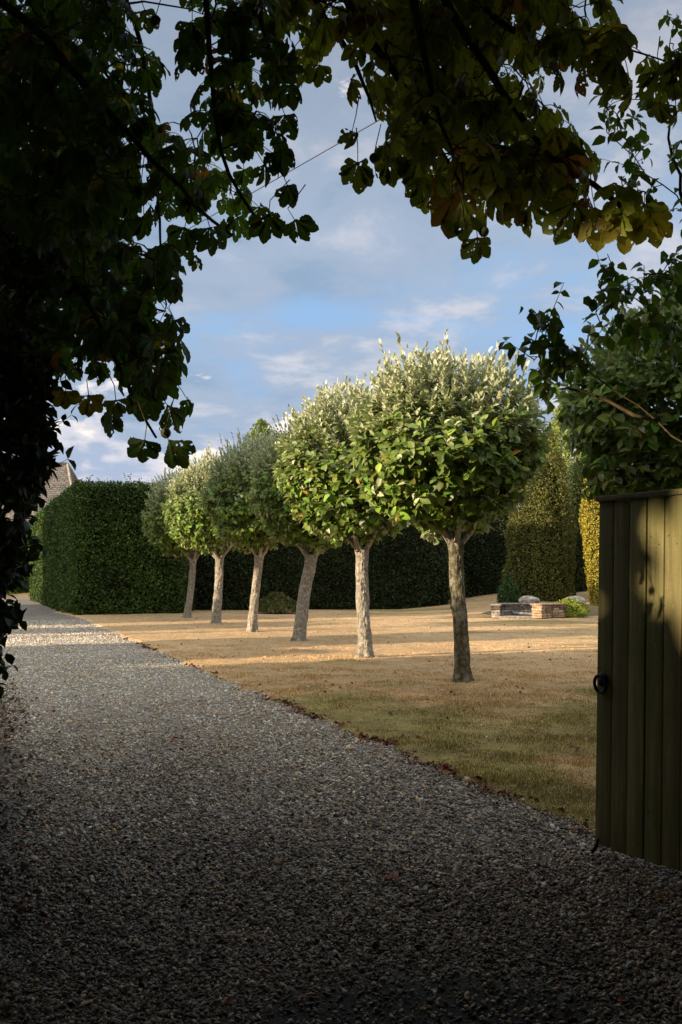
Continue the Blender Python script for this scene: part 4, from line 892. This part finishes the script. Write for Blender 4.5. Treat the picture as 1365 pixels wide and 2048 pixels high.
fans([(716, 325, 4.0, 0, .15, 'g', .2, 7), (777, 320, 4.0, 15, .145, 'g', -.3, 5), (845, 358, 4.0, -10, .14, 'g', .5, 5), (705, 262, 4.1, -15, .10, 'g', .8, 5), (955, 475, 3.9, 5, .13, 'g', .1, 5),
      (905, 395, 3.9, 0, .19, 'b', .1, 5), (925, 400, 3.85, 5, .20, 'g', -.1, 3), (1030, 400, 4.1, 20, .13, 'b', .4, 5), (1150, 405, 3.9, -12, .22, 'g', .15, 5), (1190, 415, 3.9, 8, .2, 'y', -.2, 3), (1250, 425, 3.85, 5, .20, 'y', .1, 5), (1300, 430, 3.85, 12, .17, 'y', -.3, 5),
      (1145, 60, 4.0, 0, .19, 'g', .2, 5), (1210, 50, 4.0, 12, .2, 'y', -.2, 5), (1320, 140, 4.0, 10, .19, 'g', .1, 5), (1365, 120, 3.9, 0, .18, 'g', .1, 5), (1110, -10, 4.0, 0, .17, 'g', .3, 5), (1015, -30, 4.0, 10, .15, 'y', .3, 5),
      (290, 880, 3.9, -8, .13, 'd', .2, 5), (338, 880, 3.9, 42, .155, 'd', -.3, 3), (300, 800, 4.0, -25, .13, 'd', .4, 5), (335, 810, 4.0, 35, .15, 'd', .3, 3), (178, 790, 4.1, 8, .12, 'y', .1, 5), (132, 782, 4.2, 0, .11, 'y', .3, 5),
      (538, 430, 4.0, -5, .15, 'd', .1, 7), (590, 440, 3.95, 30, .13, 'd', -.4, 5), (420, 455, 4.0, 15, .15, 'd', .4, 5), (370, 455, 4.0, -15, .14, 'd', .2, 5), (575, 170, 4.2, 25, .14, 'd', .3, 5), (570, 230, 4.2, 20, .13, 'd', .3, 5), (560, 300, 4.1, 20, .14, 'd', .2, 5), (575, 370, 4.0, 25, .12, 'd', .5, 5),
      (340, 560, 4.3, 25, .13, 'd', .4, 5), (350, 640, 4.3, 25, .13, 'd', .4, 5), (335, 710, 4.2, 30, .12, 'd', .4, 5), (640, 130, 4.4, 0, .12, 'g', .2, 5), (385, 45, 4.3, 0, .15, 'd', .2, 5), (290, 20, 4.3, 20, .13, 'g', .5, 5), (232, 800, 4.1, 5, .10, 'g', .2, 5)])
cm_, nt, N, L, P_ = newmat('conker_husk'); tcx = N.new('ShaderNodeTexCoord'); nn = tex(N, L, 'ShaderNodeTexVoronoi', 60.0, tcx.outputs['Object']); P_.inputs['Base Color'].default_value = (.09, .09, .03, 1); P_.inputs['Roughness'].default_value = .7; bump(N, L, nn.outputs[0], .8, -.006, P_)
for px, py, dd in ((332, 866, 3.95), (749, 316, 4.05), (968, 463, 3.9), (312, 40, 4.2)):
    c = at(px, py, dd); bm = bmesh.new(); bmesh.ops.create_icosphere(bm, subdivisions=3, radius=.021)
    for v in bm.verts: v.co *= 1+.10*(rng.random() < .12)
    mb = MB(); mb.bm(bm, c-TO); mb.tube([c-TO+[0, 0, .018], c-TO+[.01, .01, .07], c-TO+[.03, .03, .16]], .002, 4); mb.build('conker', cm_, tree)
# its crown carried on unseen over the camera, thickened to shade the foreground
def canopy():
    n = 10500; p = np.column_stack([-8.5+16*rng.random(n), -7+13.8*rng.random(n), 5.0+2.6*rng.random(n)])
    # keep what the lens sees (below about 31 degrees of elevation) as placed above
    el = np.degrees(np.arctan2(p[:, 2]-1.5, np.maximum(p[:, 1], .01))); ok = (p[:, 1] < 1.4) | ((el > 40) & (rng.random(n) < np.where(p[:, 0] < .5, .95, .7))); pp_ = p[:, 1]*SV[0]-p[:, 0]*SV[1]; ok &= ~((p[:, 0] < -3.6) & (pp_ > 1.5) & (pp_ < 4.4)); p = p[ok]; n = len(p)
    T5 = leaf_template(5, obov(.215)); parts = []
    for an in (-70, -35, 0, 35, 70):
        a = np.arange(n)*2.4; ax0 = np.column_stack([np.cos(a+R(an)), np.sin(a+R(an)), -.3+0*a]); parts.append(place(T5, p, ax0, norm(np.array([0, 0, 1.])+.3*rng.standard_normal((n, 3))), .26+.08*rng.random(n), jitcol((.045, .075, .014), n, .2), wid=np.full(n, 1.3)))
    V, Qs, cc, uv = merge(parts); mesh('upper_leaf_mass', V-TO, Qs, M['leaf'], tree, col=cc, uv=uv)
    for q in ((-2, -3, 5.6), (3, -2, 5.8), (5.5, 1.5, 6.0), (0, -6, 5.8), (-6, -5, 5.8)):
        bough([fork, (fork+np.array(q))/2+[0, 0, .8], q], .12, .03)
canopy()

# ------------------------------------------------------------------ leafy shrubs either side, near the camera
def twiggy(tname, label, stems, polys, base_root, leafc, per, lsz, leafT=T_SM, mat='leaf', r0=.002, droop=.4, extra=None, stemr=(.014, .003)):
    t = thing(tname, label, 'shrub', base_root); O = np.array(base_root, float); SK = []; mb = MB()
    for s in stems:
        P = resample(s, .1); P = P+.01*rng.standard_normal(P.shape); mb.tube(P, np.linspace(stemr[0], stemr[1], len(P)), 6); SK += list(P)
    mbs = mb; nodes = []
    for poly, n, a, b in polys: nodes += sample(poly, n, a, b)
    gd = grow(np.array(SK), nodes, mbs, r0=r0, sag=.04, k=4, maxr=.008)
    P = []; D = []
    for i, p in enumerate(nodes):
        dr = gd[i]; m = per+int(rng.random()*3)
        for q in range(m):
            s = q/m; pp = p-dr*s*.16; a = rng.random()*6.28; side = norm(np.cross(dr, rng.standard_normal(3))); P.append(pp+side*.006); D.append(norm(side*.8+dr*.6+np.array([0, 0, -droop])))
    if extra is not None:
        for s in extra:        # leaves in pairs along a bare arching shoot
            Q_ = resample(s, .045); mbs.tube(Q_, np.linspace(.003, .0012, len(Q_)), 4)
            tg = norm(np.gradient(Q_, axis=0))
            for i in range(1, len(Q_)):
                for sg in (-1, 1):
                    if rng.random() < .85: sd_ = norm(np.cross(tg[i], [.2, -1, .3]))*sg; P.append(Q_[i]); D.append(norm(sd_*.8+tg[i]*.5+np.array([0, 0, -droop])+.2*rng.standard_normal(3)))
    P = np.array(P); D = np.array(D); k = len(P); nz = norm(np.array([0, -.35, .9])+.55*rng.standard_normal((k, 3)))
    V, Qs, cc, uv = merge([place(leafT, P, D, nz, lsz*(.6+.7*rng.random(k)), jitcol(leafc, k, .25, .1), jit=.06)])
    mesh('foliage', V-O, Qs, M[mat], t, col=cc, uv=uv); mb.V = [v-O for v in mb.V]; mb.build('stems', M['twig'], t)
    return t
# dark privet-like bush at the left edge
Lroot = (-2.15, 5.0, 0)
Lst = [[Lroot, (-2.0, 5.0, 1.0), at(20, 900, 5.0), at(60, 600, 4.8)], [Lroot, (-2.1, 4.8, .8), at(-30, 1200, 4.6), at(10, 1000, 4.5), at(40, 800, 4.6)], [Lroot, (-2.3, 5.2, 1.2), at(-60, 800, 5.2), at(0, 500, 5.2), at(60, 380, 5.0)], [Lroot, (-2.2, 5.0, .5), at(-50, 1350, 5.0), at(0, 1240, 4.8)]]
Lpoly = [([(-120, 380), (40, 450), (70, 600), (60, 700), (100, 850), (90, 950), (70, 1050), (60, 1160), (30, 1230), (5, 1330), (-120, 1500)], 620, 4.2, 6.0),
         ([(0, 700), (110, 720), (125, 900), (110, 960), (60, 1000), (0, 1000)], 90, 4.2, 4.9), ([(-100, 1200), (10, 1230), (0, 1330), (-20, 1480), (-100, 1640)], 80, 4.6, 5.8)]
twiggy('privet_bush', 'very dark small leaved bush filling the left edge of the drive', Lst, Lpoly, Lroot, (.022, .036, .012), 9, .062,
       extra=[[at(20, 860, 4.5), at(80, 800, 4.5), at(150, 735, 4.5)], [at(30, 930, 4.5), at(90, 870, 4.5), at(143, 830, 4.5)], [at(40, 1000, 4.5), at(80, 950, 4.5), at(136, 918, 4.5)], [at(-20, 1250, 4.4), at(10, 1255, 4.4), at(42, 1240, 4.4)], [at(-30, 1370, 4.4), at(0, 1350, 4.4), at(25, 1330, 4.4)], [at(20, 1010, 4.6), at(60, 990, 4.6), at(100, 940, 4.6)]], stemr=(.022, .005))
hedge('dark_hedge', 'dense hedge bounding the drive at the extreme left, behind the dark bush', 'hedge', [(-2.75, 3.0), (-2.45, 5.2), (-3.3, 8.0), (-4.6, 3.2)], 2.2, [500, 500, 30, 30], .07, (.022, .035, .012), top=True)
# loose long-stemmed shrub on the right, over the gate
Rroot = (2.65, 4.9, 0)
Rst = [[Rroot, (2.4, 4.7, 1.6), at(1365, 880, 4.6), at(1290, 820, 4.6), at(1180, 745, 4.6), at(1110, 718, 4.6), at(1080, 660, 4.6), at(1062, 620, 4.6)],
       [Rroot, (2.6, 4.8, 1.8), at(1450, 900, 4.8), at(1380, 690, 4.8), at(1300, 620, 4.8), at(1230, 560, 4.8), at(1215, 500, 4.8)],
       [Rroot, (2.7, 4.9, 2.0), at(1460, 600, 5.0), at(1365, 400, 5.0), at(1290, 340, 5.0), at(1215, 260, 5.0), at(1210, 180, 5.0)],
       [at(1300, 840, 4.6), at(1200, 790, 4.6), at(1120, 775, 4.6), at(1050, 778, 4.6)], [at(1400, 500, 5.0), at(1340, 300, 5.0), at(1330, 180, 5.0), at(1350, 50, 5.0)]]
Rpoly = [([(1040, 700), (1070, 640), (1060, 610), (1100, 620), (1120, 660), (1150, 700), (1180, 720), (1120, 760), (1100, 790), (1060, 740)], 42, 4.4, 4.8),
         ([(1190, 520), (1260, 540), (1365, 480), (1400, 700), (1300, 700), (1200, 700), (1190, 620)], 62, 4.5, 5.0), ([(1200, 180), (1290, 180), (1365, 260), (1380, 470), (1290, 470), (1210, 330)], 42, 4.7, 5.2),
         ([(1335, 20), (1380, 0), (1380, 140), (1345, 130)], 6, 4.8, 5.1), ([(1250, 560), (1400, 480), (1420, 760), (1290, 760)], 30, 4.8, 5.4)]
twiggy('cornelian_shrub', 'loose long stemmed shrub with pointed green leaves arching over the gate', Rst, Rpoly, Rroot, (.12, .21, .035), 3, .066, droop=.7,
       extra=[[at(1085, 700, 4.6), at(1098, 640, 4.6), at(1128, 566, 4.6)], [at(1070, 720, 4.6), at(1040, 700, 4.6), at(1012, 682, 4.6)], [at(1110, 730, 4.6), at(1150, 690, 4.6), at(1175, 725, 4.6)], [at(1240, 560, 4.8), at(1205, 540, 4.8), at(1192, 500, 4.8)], [at(1250, 640, 4.8), at(1215, 680, 4.8), at(1180, 668, 4.8)],
              [at(1290, 340, 5.0), at(1250, 330, 5.0), at(1205, 318, 5.0)], [at(1230, 220, 5.0), at(1200, 190, 5.0), at(1205, 150, 5.0)]], stemr=(.011, .002))
# overhead line
mb = MB(); a_ = at(100, 600, 24); b_ = at(1150, -10, 13); s = np.linspace(-.6, 1.6, 30)[:, None]; P = a_+(b_-a_)*s; P[:, 2] -= .5*(1-((s[:, 0]-.5)/1.1)**2)*.4; mb.tube(P, .009, 5)
cmx, nt, N, L, P_ = newmat('cable_sheath'); P_.inputs['Base Color'].default_value = (.02, .02, .02, 1); tag(mb.build('overhead_cable', cmx), 'thin dark overhead cable crossing the sky between the leaves', 'cable')

# ------------------------------------------------------------------ fallen leaves
def fallen(name, label, loc, size, col, rz, group=None):
    V, Q, UV = T_CH; parts = []; angs = (-60, -20, 25, 62)
    for a in angs:
        a = R(a)+rz; d = np.array([[math.cos(a), math.sin(a), .12+.15*rng.random()]]); parts.append(place(T_CH, np.zeros((1, 3)), d, np.array([[0, 0, 1.]])+.4*rng.standard_normal((1, 3)), size, np.array([col])*math.exp(.15*rng.normal()), wid=np.array([.8]), jit=.12))
    V, Qs, cc, uv = merge(parts); V[:, 2] += .012-min(0, V[:, 2].min()*.6); o = mesh(name, V, Qs, M['dryleaf'], col=cc, uv=uv); o.location = loc; tag(o, label, 'leaf', group)
FG = 'fallen leaves lying singly'
for px, py, s, c, lab in ((785, 1757, .075, (.22, .035, .015), 'large dark red fallen leaf on the gravel, nearest the camera'), (362, 1482, .10, (.19, .06, .025), 'reddish brown fallen leaf in the middle of the gravel drive'), (286, 1470, .05, (.07, .08, .02), 'small olive green fallen leaf left of the brown one on the gravel'),
                          (1310, 1802, .045, (.34, .15, .03), 'orange fallen leaf on the gravel below the gate'), (500, 1410, .05, (.22, .05, .02), 'small red leaf lying in the drive close to the lawn edge'), (1157, 1500, .085, (.11, .05, .03), 'dark curled brown leaf on the lawn beside the gate'), (850, 1402, .07, (.20, .07, .03), 'brown leaf on the lawn left of the shaded trunk'), (1060, 1411, .06, (.08, .04, .025), 'dark brown leaf on the lawn to the right of the shaded trunk'), (690, 1612, .05, (.26, .11, .03), 'small tan leaf lying on the dark gravel near the lawn'), (118, 1648, .05, (.2, .07, .03), 'small brown leaf on the dark gravel at left')):
    on_l = gnd(px, py)[0] > edge_x(np.array([gnd(px, py)[1]]))[0]; g_ = gnd(px, py, .05 if on_l else .015); fallen('fallen_leaf', lab, g_, s, c, rng.random()*6.28, FG)
def litter():
    P = []; Cc = []; S = []
    n = 2300; y = 5.5+18*rng.random(n)**1.4; x = edge_x(y)+.01+.05*rng.standard_normal(n)-.02; dens = fbm(y*1.1, y*0+2, 66, 3); ok = (rng.random(n) < np.clip((dens-.40)*4, .06, 1)); x = x[ok]; y = y[ok]
    P += list(np.column_stack([x, y, .022+.012*rng.random(len(x))])); k = len(x); Cc += list(jitcol((.15, .045, .025), k, .45, .2)); S += list(.025+.03*rng.random(k))
    n = 900; y = 6+28*rng.random(n)**1.3; x = edge_x(y)+(.2+.50*y*rng.random(n)); x2 = x; P += list(np.column_stack([x, y, lawn_z(x, y)+.022])); cc = jitcol((.20, .11, .05), n, .5, .2); cc[rng.random(n) < .3] = (.5, .45, .36); Cc += list(cc); S += list(.022+.045*rng.random(n)**2)
    n = 2400; y = 3.2+9.5*rng.random(n)**.8+.8*rng.standard_normal(n); y = np.clip(y, 3, 15); x = -.325*y+.32*(fbm(y*1.4, y*0, 87, 3)-.5)+.14*rng.standard_normal(n)-.8*rng.random(n)**1.3; P += list(np.column_stack([x, y, .022+.01*rng.random(n)])); Cc += list(jitcol((.10, .055, .03), n, .4, .2)); S += list(.02+.03*rng.random(n))
    n = 260; y = 3.2+12*rng.random(n); x = (rng.random(n)-.6)*.7*y; ok = x < edge_x(y); x = x[ok]; y = y[ok]; n = len(x); P += list(np.column_stack([x, y, gravel_z(x, y)+.028])); Cc += list(jitcol((.16, .07, .03), n, .4, .2)); S += list(.014+.03*rng.random(n)**2)
    mb = MB()
    for _ in range(130):           # bits of straw and twig
        x = rng.normal()*.9+.3; y = 3.5+rng.random()**2*2.0-.3; a = rng.random()*3.14; l = .02+.05*rng.random(); z = .02+.01*rng.random(); mb.tube([(x, y, z), (x+.5*l*math.cos(a), y+.5*l*math.sin(a), z+.006), (x+l*math.cos(a+.2), y+l*math.sin(a+.2), z)], .0012, 4, c=(.30, .22, .12))
    tag(mb.build('twig_litter', M['dryleaf']), 'bits of straw and twig on the bare earthy patch of the drive', 'twigs', kind='stuff')
    P = np.array(P); k = len(P); d = norm(np.column_stack([rng.standard_normal((k, 2)), .25*rng.standard_normal(k)])); nz = norm(np.array([0, 0, 1.])+.45*rng.standard_normal((k, 3)))
    V, Qs, cc, uv = merge([place(leaf_template(5, ovate(.36), fold=.5, curl=.4), P, d, nz, np.array(S), np.clip(np.array(Cc), .01, .7), jit=.2)])
    tag(mesh('leaf_litter', V, Qs, M['dryleaf'], col=cc, uv=uv), 'scattered small red and brown leaf litter along the lawn edge', 'leaf litter', kind='stuff')
litter()

# ------------------------------------------------------------------ unseen hedges and trees added out of frame, shaped to cast the garden's shade
def occ(p, Qc): return np.array([-p*SV[1]+Qc*SV[0], p*SV[0]+Qc*SV[1]])
QP = -14.0
def occ_hedge(label, p0, p1, h, name='shade_hedge'):
    a = occ(p0, QP); b = occ(p1, QP); t = SV*1.4
    hedge(name, label, 'hedge', [a-t, a+t, b+t, b-t], h, 45, .30, (.05, .08, .02), relief=.25)
def occ_tree(label, p, z0, z1, r, seed, name='shade_tree'):
    a = occ(p, QP); hh = z1
    blob_shrub(name, label, 'tree', (*a, 0), (hh, lambda q: r*math.sin(math.pi*min(.985, .10+q*.88))**.5, z0), 4200, .34, [(.05, .08, .02)], mat='needle', seed=seed, lump=.25)
def occ_row(label, spans):
    for p0, p1, h, lab in spans: occ_hedge(lab, p0, p1, h)
occ_row('', [(-8, 1.9, 11.0, 'tall dark unseen hedge added behind the camera to block the sun'), (1.9, 4.08, 5.3, 'low notch in the added shade hedge letting sun onto the gate'),
             (4.13, 9.7, 9.4, 'tall unseen hedge added to shade the near drive'), (9.7, 11.0, 6.9, 'step in the added shade hedge left of the drive'), (11.0, 12.7, 6.2, 'slightly lower middle of the added shade hedge'), (12.7, 15.2, 6.8, 'middle of the added shade hedge left of the drive'), (15.2, 16.8, 4.35, 'first low gap in the added shade hedge'),
             (16.8, 18.4, 5.2, 'shoulder of the added shade hedge'), (18.9, 21.5, 10.9, 'tall unseen hedge block added to shade the third tree'), (21.5, 23.6, 3.3, 'second low gap in the added shade hedge'),
             (26.4, 28.6, 6.6, 'shoulder of the added shade hedge past the round headed tree'), (30.9, 32.2, 12.9, 'square shoulder where the tall added shade hedge begins'), (32.2, 52.0, 12.9, 'tall unseen hedge added to shade the far garden')])
occ_tree('unseen tree added to close the sun notch from above', 5.2, 6.5, 12.0, 2.5, 71)
occ_tree('second unseen tree added to close the sun notch from above', .7, 6.4, 12.0, 2.6, 73)
occ_tree('unseen round headed tree on a bare stem, added to shade one crown', 24.8, 7.7, 12.4, 1.5, 72)
# unseen hedges added around the camera to keep sky light off the foreground
hedge('sky_block_hedge', 'high dark unseen hedge added behind the camera to block sky light', 'hedge', [(-12, -7.5), (12, -7.5), (12, -9), (-12, -9)][::-1], 8.5, 30, .35, (.03, .045, .015))
hedge('sky_block_hedge', 'dark unseen hedge added right of the gate post to block sky light', 'hedge', [(3.6, -7.0), (4.8, -7.0), (4.8, 4.4), (3.6, 4.4)], 5.0, 60, .22, (.03, .045, .015))
SC.render.resolution_x = 682; SC.render.resolution_y = 1024
